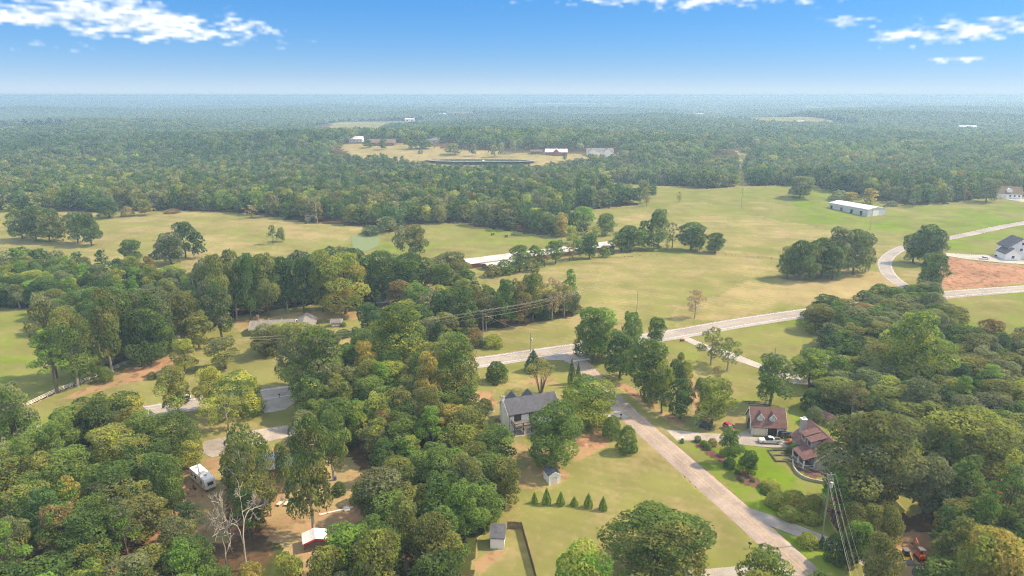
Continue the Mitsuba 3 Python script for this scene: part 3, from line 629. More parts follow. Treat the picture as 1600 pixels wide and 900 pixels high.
tree(1079, 391, 347, 52, 'oak', 0, 'dark round tree at the end of the field hedge', var=1); tree(1117, 395, 363, 36, 'oak', 0, 'last and smallest dark round tree right of the field hedge', var=0)
tree(1250, 310, 275, 48, 'oak', 6, 'lone dusty tree in the upper pasture', var=1)
for bx, by, ty, w, f, tn, t in ((1028, 388, 328, 38, 'hard', 1, 'tallest tree of the field hedge'), (1008, 390, 345, 30, 'hard', 0, 'dark tree left of the tallest hedge tree'), (985, 393, 352, 38, 'oak', 0, 'dark tree in the middle of the field hedge'), (970, 394, 362, 36, 'hard', 1, 'green tree at the left end of the hedge clump'), (1050, 388, 346, 26, 'thin', 2, 'pale thin tree in the field hedge'), (1002, 392, 358, 22, 'hard', 9, 'light green tree in the field hedge'),
                             (921, 404, 365, 34, 'oak', 0, 'round tree at the end of the long barn'), (905, 405, 372, 32, 'hard', 1, 'leafy tree by the long barn'), (890, 408, 378, 24, 'thin', 5, 'reddish tree by the long barn'), (868, 412, 376, 34, 'hard', 1, 'green tree in the field hedge by the barns'), (851, 417, 390, 24, 'thin', 2, 'thin tree in the field hedge'), (835, 418, 384, 30, 'hard', 1, 'bushy tree in the field hedge'), (812, 424, 382, 38, 'oak', 1, 'large tree in front of the long barn'),
                             (790, 428, 405, 34, 'dome', 1, 'bushy tree below the long barn'), (770, 432, 412, 30, 'dome', 2, 'low bushy tree below the barns'), (893, 380, 352, 24, 'oak', 3, 'yellowish tree above the long barn'), (910, 366, 346, 22, 'oak', 0, 'small dark tree above the barns'), (930, 372, 352, 22, 'oak', 3, 'light green tree above the barn end'), (912, 352, 322, 40, 'oak', 9, 'bright green tree above the barns'), (946, 368, 333, 36, 'oak', 1, 'green tree behind the barn end'), (956, 398, 388, 10, 'dome', 0, 'little round bush by the barn end')):
    tree(bx, by, ty, w, f, tn, t)
for bx, by, ty, w, f, tn, t in ((1330, 316, 300, 28, 'oak', 4, 'golden tree behind the white barn'), (1357, 318, 294, 24, 'oak', 4, 'gold leaved tree right behind the white barn'), (1311, 313, 296, 30, 'dome', 6, 'grey green thicket left of the golden trees'), (1393, 322, 313, 18, 'dome', 6, 'pale bush beside the white barn'), (1426, 324, 298, 22, 'thin', 1, 'open tree on the pasture edge right of the barn'), (1478, 318, 290, 22, 'oak', 6, 'dusty tree on the lawn edge'), (1500, 313, 286, 24, 'oak', 5, 'reddish tree on the lawn edge'), (1519, 312, 284, 24, 'oak', 1, 'green tree left of the far right house'), (1540, 316, 278, 34, 'oak', 6, 'large pale tree in front of the far right house'),
                             (1010, 322, 303, 14, 'thin', 5, 'reddish small tree in the upper pasture'), (1005, 318, 281, 26, 'hard', 6, 'pale tree in the clump on the upper pasture'), (1018, 310, 287, 22, 'hard', 0, 'dark tree in the clump on the upper pasture'), (966, 320, 286, 24, 'hard', 0, 'dark tree above the upper pasture edge'), (950, 318, 298, 40, 'dome', 0, 'dark thicket at the edge of the upper pasture'), (1061, 316, 299, 11, 'thin', 5, 'tiny lone rust coloured tree in the upper pasture'), (859, 324, 311, 18, 'dome', 0, 'small round dark tree at the pasture corner'), (1042, 393, 372, 9, 'thin', 2, 'slim stem at the hedge end')):
    tree(bx, by, ty, w, f, tn, t)
# left pasture
for bx, by, ty, w, f, tn, s, t in ((36, 374, 327, 40, 'oak', 6, 0, 'leftmost tree of the big clump in the left pasture'), (57, 376, 321, 42, 'oak', 0, 6, 'second tree of the big clump in the left pasture'), (78, 378, 325, 42, 'oak', 2, 0, 'third tree of the big clump in the left pasture'), (96, 378, 335, 28, 'oak', 2, 6, 'smallest tree at the right of the big pasture clump'), (122, 380, 331, 36, 'oak', 0, 6, 'left of two dark trees beside the big pasture clump'), (143, 384, 332, 34, 'oak', 0, 7, 'right of two dark trees beside the big pasture clump'), (206, 410, 374, 40, 'oak', 0, None, 'lone dark tree in the left pasture'), (268, 414, 364, 56, 'oak', 6, 0, 'greyish tree of the pasture clump'), (290, 402, 347, 40, 'hard', 0, 7, 'tallest dark tree of the pasture clump'), (310, 404, 362, 28, 'hard', 0, 7, 'dark tree at the right of the pasture clump'),
                                 (427, 382, 351, 22, 'pine', 7, None, 'small pine in the left pasture'), (440, 378, 356, 16, 'oak', 1, None, 'small leafy tree beside the pasture pine'), (171, 340, 308, 40, 'oak', 0, 7, 'dark round tree at the pasture crest'), (392, 341, 320, 24, 'thin', 5, 8, 'pinkish half bare tree at the forest edge'), (200, 338, 321, 20, 'dome', 5, None, 'tan bush at the pasture crest'), (228, 336, 311, 30, 'oak', 2, 4, 'yellowing tree at the forest edge'), (269, 333, 326, 26, 'dome', 5, None, 'pale tan bush at the forest edge'), (20, 330, 316, 26, 'dome', 3, None, 'light green bush at the forest edge on the far left'),
                                 (625, 398, 353, 28, 'hard', 6, None, 'pale tree left of the centre pasture'), (650, 402, 350, 40, 'oak', 2, 0, 'dark mixed tree left of the centre pasture'), (580, 366, 351, 32, 'dome', 7, None, 'low thicket above the pond')):
    tree(bx, by, ty, w, f, tn, t, second=s)
# around the low grey house and the white fence
tree(540, 490, 393, 92, 'oak', 4, 'big golden tree behind the well house', second=3, var=0)
tree(505, 488, 390, 50, 'oak', 3, 'yellow green crown left of the big golden tree', second=1); tree(600, 476, 392, 70, 'oak', 0, 'large dark tree right of the big golden tree', second=1, var=1); tree(640, 470, 396, 66, 'oak', 0, 'dark tree left of the tan copse', second=1); tree(705, 452, 393, 70, 'oak', 2, 'brownish tree at the left end of the barns', second=6, var=0)
for bx, by, ty, w, f, tn, t in ((370, 500, 388, 40, 'tall', 2, 'tall tree with pale trunk behind the grey house'), (392, 500, 400, 40, 'hard', 0, 'dark tall tree behind the grey house'), (420, 494, 398, 48, 'hard', 2, 'olive tall tree behind the grey house'), (450, 488, 402, 44, 'tall', 0, 'dark straight tree behind the grey house'), (475, 488, 402, 46, 'hard', 0, 'dark tree near the yard light'), (344, 512, 398, 46, 'tall', 2, 'tall pale stemmed tree left of the grey house'), (325, 505, 410, 44, 'hard', 6, 'dusty tall tree left of the grey house')):
    tree(bx, by, ty, w, f, tn, t)
tree(348, 531, 445, 56, 'hard', 6, 'dusty tree standing on the lawn left of the grey house', second=0)
tree(176, 582, 455, 60, 'tall', 1, 'tall tree with long bare pale trunk beside the white fence', second=2, var=0)
tree(90, 614, 512, 86, 'pine', 1, 'spreading pine at the near end of the white fence', second=9, var=0)
tree(122, 604, 476, 76, 'tall', 1, 'tall broad tree behind the spreading pine', second=2, var=1); tree(88, 590, 462, 60, 'hard', 2, 'pale tall tree behind the fence', second=6)
tree(232, 570, 480, 70, 'oak', 0, 'dark full tree beside the white fence', second=1, var=0); tree(205, 566, 452, 64, 'oak', 1, 'tall green tree behind the white fence'); tree(250, 556, 448, 76, 'oak', 0, 'tall dark tree behind the white fence', second=6, var=1); tree(285, 540, 452, 60, 'oak', 2, 'olive tree at the far end of the white fence')
tree(166, 597, 572, 24, 'dome', 1, 'small round tree in front of the white fence'); tree(238, 592, 580, 14, 'dome', 2, 'small scraggly bush on the bare ground')
tree(290, 585, 530, 48, 'hard', 2, 'olive tree on the lawn in front of the fence', second=3); tree(312, 545, 490, 50, 'hard', 3, 'yellow green tree left of the lawn tree', second=2)
tree(352, 576, 528, 56, 'hard', 2, 'olive bushy tree below the lawn tree', second=6); tree(415, 556, 507, 52, 'oak', 2, 'brown green tree in front of the grey house', second=6); tree(442, 545, 505, 60, 'oak', 9, 'bright green tree in front of the grey house', second=3)
tree(440, 512, 500, 20, 'dome', 5, 'dark reddish shrub by the grey roof'); tree(536, 526, 514, 26, 'dome', 1, 'round shrub below the well house'); tree(513, 528, 514, 20, 'dome', 2, 'olive shrub below the well house'); tree(536, 510, 502, 11, 'dome', 1, 'little shrub right of the well house')
tree(374, 646, 578, 80, 'dome', 3, 'bright yellow green tree right of the white car', second=0, var=0, name='hardwood_tree', cat='tree'); tree(331, 642, 574, 44, 'hard', 3, 'yellowish tree partly hiding the white car', second=2); tree(330, 674, 622, 46, 'thin', 3, 'thin yellowing tree below the white car'); tree(356, 672, 616, 50, 'thin', 2, 'open branched olive tree above the gravel yard', second=3)
tree(272, 706, 640, 84, 'dome', 0, 'large dark round magnolia left of the gravel yard', second=1, name='magnolia', cat='tree')
tree(200, 672, 616, 74, 'oak', 3, 'lime green tree at the left beside the highway', second=0, var=1); tree(140, 690, 632, 66, 'hard', 2, 'yellowish tree beside the highway on the far left', second=3)
tree(302, 730, 690, 44, 'oak', 3, 'small lime green tree above the camper trailer'); tree(182, 750, 668, 80, 'oak', 3, 'yellow green tree left of the magnolia', second=2)
# around the dirt yard
tree(490, 838, 655, 80, 'tall', 2, 'tall slender tree standing in the dirt yard', second=1, var=0)
tree(385, 800, 660, 62, 'thin', 2, 'tall thin tree with white trunk beside the camper', second=1, var=1); tree(384, 805, 742, 56, 'hard', 1, 'bushy tree in front of the blue roof'); tree(372, 782, 712, 50, 'hard', 2, 'olive tree right of the camper', second=1)
tree(522, 750, 640, 56, 'tall', 1, 'straight dark trunked tree beside the dirt yard', second=2); tree(478, 738, 645, 52, 'hard', 6, 'pale dusty tree behind the blue roof', second=2)
tree(566, 786, 750, 38, 'dome', 1, 'round leafy bush at the edge of the dirt yard'); tree(530, 772, 752, 24, 'dome', 0, 'dark bush at the edge of the dirt yard')
tree(505, 630, 510, 110, 'oak', 6, 'huge grey green tree at the highway left of centre', second=1, var=0); tree(470, 612, 505, 88, 'oak', 6, 'broad dusty tree left of the huge grey green one', second=2, var=1)
tree(628, 585, 474, 110, 'oak', 3, 'large light green tree above the woods at centre left', second=1, var=0); tree(572, 600, 533, 40, 'hard', 4, 'small golden tree among the green woods', second=4); tree(672, 648, 552, 50, 'hard', 4, 'golden brown tree left of the big oak', second=2); tree(577, 520, 473, 44, 'oak', 7, 'dark bluish tree by the small white roof', second=0)
for bx, by, ty, w, f, tn, sc, t in ((575, 464, 404, 56, 'oak', 0, 2, 'dark tree in the belt right behind the big golden tree'), (665, 464, 402, 50, 'oak', 2, 0, 'olive tree in the belt left of the poultry barns'), (727, 456, 420, 36, 'oak', 0, 1, 'dark tree at the left end of the poultry barns'), (690, 466, 412, 46, 'hard', 1, 0, 'green tree in the belt below the centre pasture'), (622, 446, 404, 42, 'hard', 6, 0, 'dusty tree in the belt below the centre pasture'), (-8, 700, 588, 76, 'hard', 2, 1, 'olive tree at the left edge below the fence'), (32, 712, 598, 66, 'oak', 1, 6, 'green tree near the left edge below the fence'), (1020, 392, 366, 26, 'hard', 0, 1, 'low dark tree in the field hedge'), (945, 402, 382, 20, 'dome', 1, 2, 'bush below the long barn end'), (830, 424, 402, 26, 'dome', 2, 0, 'olive bush in the field hedge')):
    tree(bx, by, ty, w, f, tn, t, second=sc)
tree(458, 965, 868, 62, 'hard', 3, 'yellow green tree at the bottom edge right of the dead tree', second=4); tree(515, 955, 856, 78, 'oak', 2, 'olive tree at the bottom edge in front of the corrugated shed', second=3); tree(592, 960, 832, 104, 'oak', 2, 'large olive tree at the bottom edge below the dirt yard', second=3); tree(400, 985, 885, 60, 'hard', 4, 'golden tree at the bottom edge below the dead tree', second=3)
tree(424, 806, 694, 46, 'thin', 2, 'thin olive tree in front of the blue roof', second=1); tree(446, 770, 690, 36, 'tall', 1, 'slender green tree at the right corner of the blue roof', second=2); tree(400, 830, 770, 44, 'hard', 2, 'low olive tree behind the white dead tree', second=5)
# copse between hay field and highway
for bx, by, ty, w, f, tn, s, t in ((672, 520, 442, 52, 'thin', 9, 8, 'light green tree at the left end of the copse'), (690, 526, 458, 40, 'hard', 7, None, 'dark evergreen like tree in the copse'), (722, 526, 448, 62, 'oak', 0, 6, 'large dark tree in the copse behind the utility pole'), (760, 516, 454, 34, 'thin', 2, None, 'thin tree behind the utility pole'), (790, 512, 440, 36, 'hard', 9, 0, 'bright ivy green tree in the copse'), (812, 508, 438, 38, 'hard', 5, 2, 'brownish tree in the copse'), (832, 504, 426, 44, 'hard', 2, 1, 'tallest tree of the copse'), (862, 500, 432, 40, 'thin', 8, 2, 'half bare grey tree of the copse'), (882, 494, 446, 36, 'thin', 1, 5, 'last tree at the right end of the copse'), (742, 540, 510, 28, 'dome', 5, None, 'brownish scrub behind the utility pole'), (770, 542, 522, 34, 'dome', 3, None, 'yellow green scrub by the highway'), (748, 541, 524, 26, 'dome', 1, None, 'green scrub below the copse'), (850, 498, 480, 30, 'dome', 0, None, 'low dark scrub under the copse')):
    tree(bx, by, ty, w, f, tn, t, second=s)
# estate across the valley
for bx, by, ty, w, f, tn, t in ((575, 231, 218, 16, 'oak', 0, 'tree left of the brown barn across the valley'), (598, 234, 217, 14, 'oak', 0, 'tree in front of the brown barn across the valley'), (645, 233, 218, 22, 'oak', 0, 'round tree on the far hillside'), (665, 232, 219, 24, 'oak', 0, 'wide tree on the far hillside'), (708, 242, 224, 26, 'oak', 6, 'pale tree above the far pond'), (740, 244, 226, 14, 'hard', 6, 'left tree of the far row above the pond'), (771, 246, 226, 13, 'hard', 6, 'second tree of the far row above the pond'), (784, 245, 223, 12, 'hard', 6, 'third tree of the far row above the pond'), (802, 240, 219, 14, 'hard', 6, 'right tree of the far row above the pond'), (882, 252, 240, 8, 'hard', 0, 'small dark tree by the far white house'), (657, 240, 233, 8, 'dome', 0, 'small bush on the far hillside')):
    tree(bx, by, ty, w, f, tn, t)
# ------------------------------------------------------------------ bare trees
def bare_tree(name, bx, by, ty, w, mat, label, seed, **kw):
    x, y = G(bx, by); z = float(height0(x, y)); v = (CY - ty) / FOC
    H = CAM_H + y * (-SP + v * CP) / (CP + v * SP) - z
    W = w * (y * CP - (z - CAM_H) * SP) / FOC
    k = numbered(name)
    vv, ff = bare(np.random.default_rng(seed), H=H, W=W, **kw)
    tr = vv[:, 2] < .27 * H
    scene[k] = ply((vv + [x, y, z], ff), mat, smooth=True)
    labels[k] = {'label': label, 'category': 'dead tree'}
    TAKEN.append((x, y, W / 2))
bare_tree('dead_tree', 385, 892, 774, 84, 'pale_bark', 'white leafless dead tree in the woods at the lower left', 11, depth=6, r0=.34, spread=.46)
bare_tree('dead_tree', 356, 893, 792, 60, 'pale_bark', 'second white leafless stem beside the dead tree', 9, depth=4, r0=.25, spread=.6)
tree(1085, 497, 452, 36, 'thin', 8, 'small bare brown tree in the hay field by the highway', name='bare_tree', var=1)
bare_tree('bare_tree', 497, 352, 308, 24, 'pale_bark', 'pale bare tree at the far forest edge', 4, depth=5, r0=.35)

# ------------------------------------------------------------------ the woods: single trees near by, stuff further off
from shapely.prepared import prep
from scipy.spatial import cKDTree
CL = [c for c in CLEAR]
def blocked(x, y):
    b = road_mask(x, y) < 2.5
    for c in CL: b |= in_poly(c, x, y)
    for P in DRIVE_POLY.values(): b |= in_poly(P.buffer(2.0), x, y)
    for o in KEEP_OPEN: b |= in_poly(o, x, y)
    return b
KEEP_OPEN = [PP((330, 850), (448, 850), (455, 965), (325, 965)), PP((385, 705), (460, 690), (480, 730), (470, 780), (400, 790)), PP((470, 868), (520, 845), (545, 866), (500, 905)), PP((1240, 720), (1330, 700), (1330, 760), (1260, 760)), PP((755, 905), (755, 815), (830, 815), (850, 905)), PP((820, 915), (860, 870), (1010, 870), (1010, 915)), PP((1245, 640), (1330, 640), (1320, 720), (1240, 720)), PP((1240, 585), (1300, 585), (1300, 615), (1240, 612))]
rngF = np.random.default_rng(77)
def hexgrid(x0, x1, y0, y1, s):
    xs, ys = np.arange(x0, x1, s), np.arange(y0, y1, s * .866)
    a, b = np.meshgrid(xs, ys); a = a + (np.arange(len(ys)) % 2)[:, None] * s / 2
    a, b = a.ravel() + rngF.uniform(-.34, .34, a.size) * s, b.ravel() + rngF.uniform(-.34, .34, b.size) * s
    return a, b
tk = np.array(TAKEN)
def free(x, y, m):
    d, i = cKDTree(tk[:, :2]).query(np.stack([x, y], 1), k=4)
    return (d > tk[i, 2] * m).all(1)
TONES = [(0, .17), (1, .24), (2, .26), (3, .15), (6, .13), (4, .015), (5, .015), (9, .02)]
def pick_tone(x, y, r):
    w = np.array([t[1] for t in TONES])
    n = float(meshkit.noise(np.array([x, y, 0]) / 60.0, seed=41)); m = float(meshkit.noise(np.array([x, y, 0]) / 45.0, seed=42))
    w = w * np.array([.3 + 1.8 * (1 - n), 1, .3 + 1.6 * n, .2 + 2.0 * m, 1.1, .3 + 2 * m, 1, 1])
    c = np.cumsum(w / w.sum())
    return TONES[int(np.searchsorted(c, r))][0]
TW = {0: 'dark green', 1: 'mid green', 2: 'olive green', 3: 'yellow green', 4: 'golden', 5: 'rusty brown', 6: 'dusty grey green', 9: 'bright green', 7: 'bluish green'}
MARKS = [(313, 748, 'the camper trailer'), (272, 680, 'the dark round magnolia'), (420, 730, 'the pale blue roof'), (536, 797, 'the boards in the dirt yard'), (285, 628, 'the white car on the highway'), (370, 610, "the bright tree by the highway"), (505, 570, "the huge grey green tree"), (815, 650, 'the white house'),
         (777, 842, 'the sloping roofed shed'), (905, 880, 'the bright green tree at the bottom edge'), (1284, 790, 'the tall utility pole'), (1425, 868, 'the yellow and orange machines'), (1356, 720, 'the huge dusty oak'), (1566, 765, 'the rust brown dead pine'), (1200, 660, 'the red roofed garage'), (1292, 662, 'the little tan shed'), (1417, 530, "the tall yellow green tree"),
         (1310, 395, 'the large field trees'), (1520, 435, 'the red clay plot'), (20, 700, "the left edge"), (40, 850, 'the lower left corner'), (1570, 870, 'the lower right corner'), (1590, 560, "the dark woods' right edge"), (1300, 500, "the tip of the dark woods"), (362, 840, 'the white dead tree'), (430, 510, 'the low grey house'), (540, 440, 'the big golden tree'), (60, 620, 'the near end of the white fence'), (250, 545, 'the far end of the white fence'), (755, 515, 'the copse utility pole'),
         (640, 540, "the large light green tree"), (716, 580, "the big highway oak"), (1500, 690, 'the wide pale olive tree'), (160, 690, "the lime green tree"), (640, 700, "the woods left of the lawn"), (660, 830, "the lower woods left of the lawn"), (1560, 660, "the right edge woods"), (1480, 610, 'the heart of the dark woods'), (110, 780, "the lower left woods"), (220, 850, "the bottom left woods"), (450, 880, 'the corrugated shed'), (40, 440, 'the left edge below the pasture'), (200, 440, 'the lone pasture tree'), (960, 560, 'the highway junction')]
def zone(px, py):
    d = [math.hypot(px - a, py - b) for a, b, _ in MARKS]; i = int(np.argmin(d)); a, b, w = MARKS[i]
    far = 'well ' if d[i] > 75 else ''
    side = 'left of' if abs(px - a) > abs(py - b) and px < a else 'right of' if abs(px - a) > abs(py - b) else 'above' if py < b else 'below'
    return f'{far}{side} {w}'
# near trees: each a thing
x, y = hexgrid(-275, 275, 96, 330, 7.6)
ok = (np.abs(x) < .77 * y + 14) & ~blocked(x, y) & free(x, y, .78)
x, y = x[ok], y[ok]
px, py = project(x, y, height0(x, y) + 8)
order = np.argsort(y)
NEAR_MAX = 190
near = []
for i in order:
    near.append(i)
nn = 0
wood = []
for j, i in enumerate(near):
    r = rngF.random(6)
    f = ['oak', 'hard', 'tall', 'pine', 'oak', 'hard'][int(r[0] * 6)]
    right = px[i] > 1240 and py[i] > 690
    if right and r[1] < .45: f = 'pine'
    tone = pick_tone(x[i], y[i], r[2]); H = 8.5 + 5.5 * r[3]; W = 8.0 + 4.0 * r[4]
    if px[i] > 1240 and py[i] < 690: tone = {3: 6, 4: 2, 9: 1}.get(tone, tone); H *= .85; W *= 1.15
    if f == 'tall': H *= 1.18; W *= .85
    if f == 'pine': tone = [7, 1, 9][int(r[5] * 3)]; H *= 1.15; W *= .85
    sec = pick_tone(x[i] + 31, y[i], r[5]) if r[1] < .5 else None
    if j < NEAR_MAX:
        k = put_tree(NAME[f], x[i], y[i], H, W, f, int(r[5] * 97) % 3, 0, tone, r[1] * 360, sec)
        kind_ = ('tall ' if H > 13 else 'small ' if H < 9.6 else '') + TW[tone] + (' pine' if f == 'pine' else ' slender' if f == 'tall' else ' round' if f == 'oak' else ' shaggy')
        labels[k] = {'label': f"{kind_} tree {zone(px[i], py[i])}", 'category': 'tree', 'group': f"trees of the woods {zone(px[i], py[i])}"}
    else:
        wood.append((x[i], y[i], H, W, f, tone, sec, r))
n_near = min(len(near), NEAR_MAX)
# middle distance
x, y = hexgrid(-800, 800, 290, 960, 9.2)
ok = (y > 330) & (y < 930) & (np.abs(x) < .77 * y + 20) & ~blocked(x, y) & free(x, y, .6)
for a, b in zip(x[ok], y[ok]):
    r = rngF.random(6)
    f = ['oak', 'hard', 'tall', 'oak', 'hard', 'pine'][int(r[0] * 6)]
    tone = pick_tone(a, b, r[2])
    if f == 'pine' and r[4] < .6: tone = 7
    if (tone in (3, 9, 4, 5) and r[1] < .7) or (tone in (1, 2) and r[1] < .55): tone = (0, 6, 7)[int(r[1] * 37) % 3]
    H, W = 11 + 7 * r[3], 9.5 + 4.5 * r[4]
    if b < 470: H *= .85
    if f in ('tall', 'pine'): H *= 1.12; W *= .88
    wood.append((a, b, H, W, f, tone, None, r))
zw = height0(np.array([q[0] for q in wood]), np.array([q[1] for q in wood]))
for j, (a, b, H, W, f, tone, sec, r) in enumerate(wood):
    put_tree('woodland', a, b, H, W, f, int(r[5] * 97) % 3, 0 if b < 330 else 1, tone, r[1] * 360, None, key=f'woodland__{j + 1:03d}', z=zw[j])
labels['woodland'] = {'label': 'unbroken mixed green woodland behind the pastures', 'category': 'woodland', 'kind': 'stuff'}
# far woods: patches of crowns
def patch(size, spacing, leaf, per, rng, hgt=16., calm=1.0):
    n = int(size / spacing); C = []
    for i in range(n):
        for j in range(n):
            C.append(((i + .5 + rng.uniform(-.42, .42)) * spacing - size / 2, (j + .5 + rng.uniform(-.42, .42)) * spacing - size / 2, spacing * (.52 + .3 * rng.random()), hgt * (.66 + .6 * rng.random()), np.clip(rng.normal(.42, .24 if calm > .4 else .08), 0, 1)))
    C = np.array(C)
    if calm < .6:      # far off: one rolling canopy of domed crowns
        m = int(round(size / leaf)); g = np.linspace(-size / 2, size / 2, m + 1)
        x, y = np.meshgrid(g, g); x = x.ravel(); y = y.ravel()
        x = x + rng.normal(0, leaf * .16, x.size); y = y + rng.normal(0, leaf * .16, y.size)
        from scipy.spatial import cKDTree
        d, i = cKDTree(C[:, :2]).query(np.stack([x, y], 1), k=5)
        h = C[i, 3] - C[i, 2] * (d / C[i, 2]) ** 2 * (.75 if calm > .5 else .35)
        k = h.argmax(1); z = np.maximum(h.max(1), hgt * .25)
        edge = (np.abs(x) > size / 2 - leaf * 1.2) | (np.abs(y) > size / 2 - leaf * 1.2)
        z = np.where(edge, z - leaf * .5, z)
        tone = C[i[np.arange(len(k)), k], 4]
        v = np.column_stack([x, y, z]); a = (np.arange(m)[:, None] * (m + 1) + np.arange(m)).ravel()
        q = np.stack([a, a + 1, a + m + 2, a + m + 1], 1)
        return v, np.vstack([q[:, [0, 1, 2]], q[:, [0, 2, 3]]]), np.column_stack([np.full(len(v), 7.0), tone])
    vs, uv = [], []
    for cx, cy, s, h, tn in C:
        a = s; t = [0, 1, 7, 6, 0, 7, 7, 0, 6, 7][int(rng.random() * 10)]
        m = int(per)
        d = rng.normal(size=(m, 3)); d[:, 2] = np.abs(d[:, 2]) - .35; d /= np.linalg.norm(d, axis=1, keepdims=True)
        P = np.array([cx, cy, h - s * .8]) + d * [s, s, s * .85] * (.8 + .25 * rng.random((m, 1)))
        nrm = d + rng.normal(0, .4, d.shape); nrm /= np.linalg.norm(nrm, axis=1, keepdims=True)
        u = np.cross(nrm, rng.normal(size=nrm.shape)); u /= np.linalg.norm(u, axis=1, keepdims=True); w = np.cross(nrm, u)
        sz = leaf * (.6 + .8 * rng.random((m, 1)))
        vs.append(np.stack([P + u * sz * .62, P + (-.5 * u + .8 * w) * sz * .6, P + (-.5 * u - .8 * w) * sz * .6], 1).reshape(-1, 3))
        uv.append(np.column_stack([np.full(3 * m, float(t)), np.repeat(np.clip(tn + rng.normal(0, .1, m), 0, 1), 3)]))
    v = np.vstack(vs)
    return v, np.arange(len(v)).reshape(-1, 3), np.vstack(uv)
rngP = np.random.default_rng(5)
def scatter_patches(tag, size, spacing, leaf, per, y0, y1, hgt, start, vars_=3):
    for k in range(vars_):
        v, f, uv = patch(size, spacing, leaf, per, rngP, hgt, 1.0 if y0 < 1000 else .51 if y0 < 5000 else .2)
        scene[f'canopy_model_{tag}_{k}'] = {'type': 'shapegroup', 'crown': ply((v, f), 'far_foliage' if y0 > 1000 else 'foliage', uv=uv, smooth=y0 > 1000)}
    xs, ys = np.arange(-.8 * y1 - size, .8 * y1 + size, size), np.arange(y0 + size / 2, y1 + size / 2, size)
    a, b = np.meshgrid(xs, ys); a, b = a.ravel(), b.ravel()
    ok = np.abs(a) < .77 * b + size * 1.2
    for c in CL: ok &= ~contains_xy(c.buffer(size * .33), a, b)
    # small hay fields and clearings scattered through the far woods
    cn = meshkit.noise(np.stack([a, b * .5, 0 * a], -1) / 420.0, seed=61)
    ok &= ~((cn > .745) & (b > 1600))
    z = height0(a, b); e = size * .4
    gxx, gyy = (height0(a + e, b) - height0(a - e, b)) / (2 * e), (height0(a, b + e) - height0(a, b - e)) / (2 * e)
    for i in np.nonzero(ok)[0]:
        q = int(rngP.integers(0, 4)); c, s = [(1, 0), (0, 1), (-1, 0), (0, -1)][q]
        M = np.eye(4); M[:2, :2] = [[c, -s], [s, c]]; M[2, 0] = gxx[i] * c + gyy[i] * s; M[2, 1] = -gxx[i] * s + gyy[i] * c
        M[:3, 3] = [a[i], b[i], z[i] + rngP.uniform(-1.2, 1.2)]
        scene[f'far_woodland__{start:03d}'] = {'type': 'instance', 'to_world': T(M), 'group': {'type': 'ref', 'id': f'canopy_model_{tag}_{int(rngP.integers(0, vars_))}'}}
        start += 1
    return start
s_ = scatter_patches('a', 60, 10, 2.3, 90, 930, 2010, 16, 1, 4)
s_ = scatter_patches('b', 150, 11.5, 3.0, 0, 2010, 5000, 17, s_)
s_ = scatter_patches('c', 400, 17, 7.5, 0, 5000, 12200, 17, s_)
s_ = scatter_patches('d', 1200, 44, 22, 0, 12200, 34000, 20, s_)
labels['far_woodland'] = {'label': 'endless hazy woods stretching to the horizon', 'category': 'woodland', 'kind': 'stuff'}
# ------------------------------------------------------------------ materials of built things
def mat(name, col, rough=.6, spec=.3, **kw):
    scene[name] = {'type': 'twosided', 'bsdf': {'type': 'principled', 'base_color': {'type': 'rgb', 'value': list(col)}, 'roughness': rough, 'specular': spec, **kw}}
def worn(name, a, b, sx=1.2, sz=1.2, row=0.0):
    def f(p, n, uv):
        t = fbm(p.x * sx, p.y * sx, p.z * sz, octaves=3)
        if row:
            t = t + .22 * (cell_rand(dr.floor(p.x * 3), dr.floor(p.y * 3), dr.floor(p.z / row)) - .5)
        return mix(mi.Color3f(*a), mi.Color3f(*b), dr.clip(t, 0, 1))
    scene[name] = {'type': 'twosided', 'bsdf': {'type': 'diffuse', 'reflectance': proc(f)}}
worn('slate_shingle', (.075, .08, .10), (.15, .16, .19), 1.5, 1.5, .12); worn('red_shingle', (.14, .082, .078), (.24, .152, .142), 1.5, 1.5, .12); worn('grey_shingle', (.17, .16, .16), (.30, .29, .28), 1.2, 1.2, .12); worn('brown_shingle', (.16, .11, .085), (.27, .2, .16), 1.2, 1.2, .12)
worn('white_siding', (.80, .80, .79), (.90, .90, .89), .7, 2.5, .18); worn('grey_siding', (.36, .36, .36), (.47, .47, .46), .7, 2.5, .18); worn('sage_siding', (.42, .45, .41), (.55, .58, .53), .7, 2.5, .18); worn('tan_siding', (.42, .34, .24), (.56, .47, .34), .8, 2, .18)
worn('barn_metal', (.52, .52, .51), (.64, .64, .63), .4, 1); worn('bright_metal', (.60, .62, .66), (.80, .82, .85), .35, .8); worn('old_metal', (.40, .39, .40), (.66, .66, .68), .25, .8); worn('blue_metal', (.36, .43, .55), (.60, .67, .78), .4, .8); worn('brick', (.30, .14, .10), (.45, .26, .2), 4, 4, .1)
worn('old_wood', (.11, .085, .065), (.22, .18, .145), 1.2, 3); worn('deck_wood', (.16, .14, .125), (.26, .23, .21), 2, 2); worn('pole_wood', (.24, .21, .18), (.38, .35, .31), 2, .6); worn('red_wall', (.26, .09, .07), (.36, .15, .11), .6, 2); worn('stone', (.36, .33, .29), (.55, .51, .46), 2.5, 2.5)
mat('white_trim', (.80, .80, .79)); mat('black_paint', (.025, .025, .028), .45); mat('dark_glass', (.03, .037, .045), .12, .6); mat('dark_inside', (.03, .027, .025), .9); mat('beige_door', (.62, .57, .47)); mat('pale_door', (.55, .60, .57)); mat('rubber', (.03, .03, .03), .8); mat('chrome', (.6, .6, .6), .25, .5, metallic=.8)
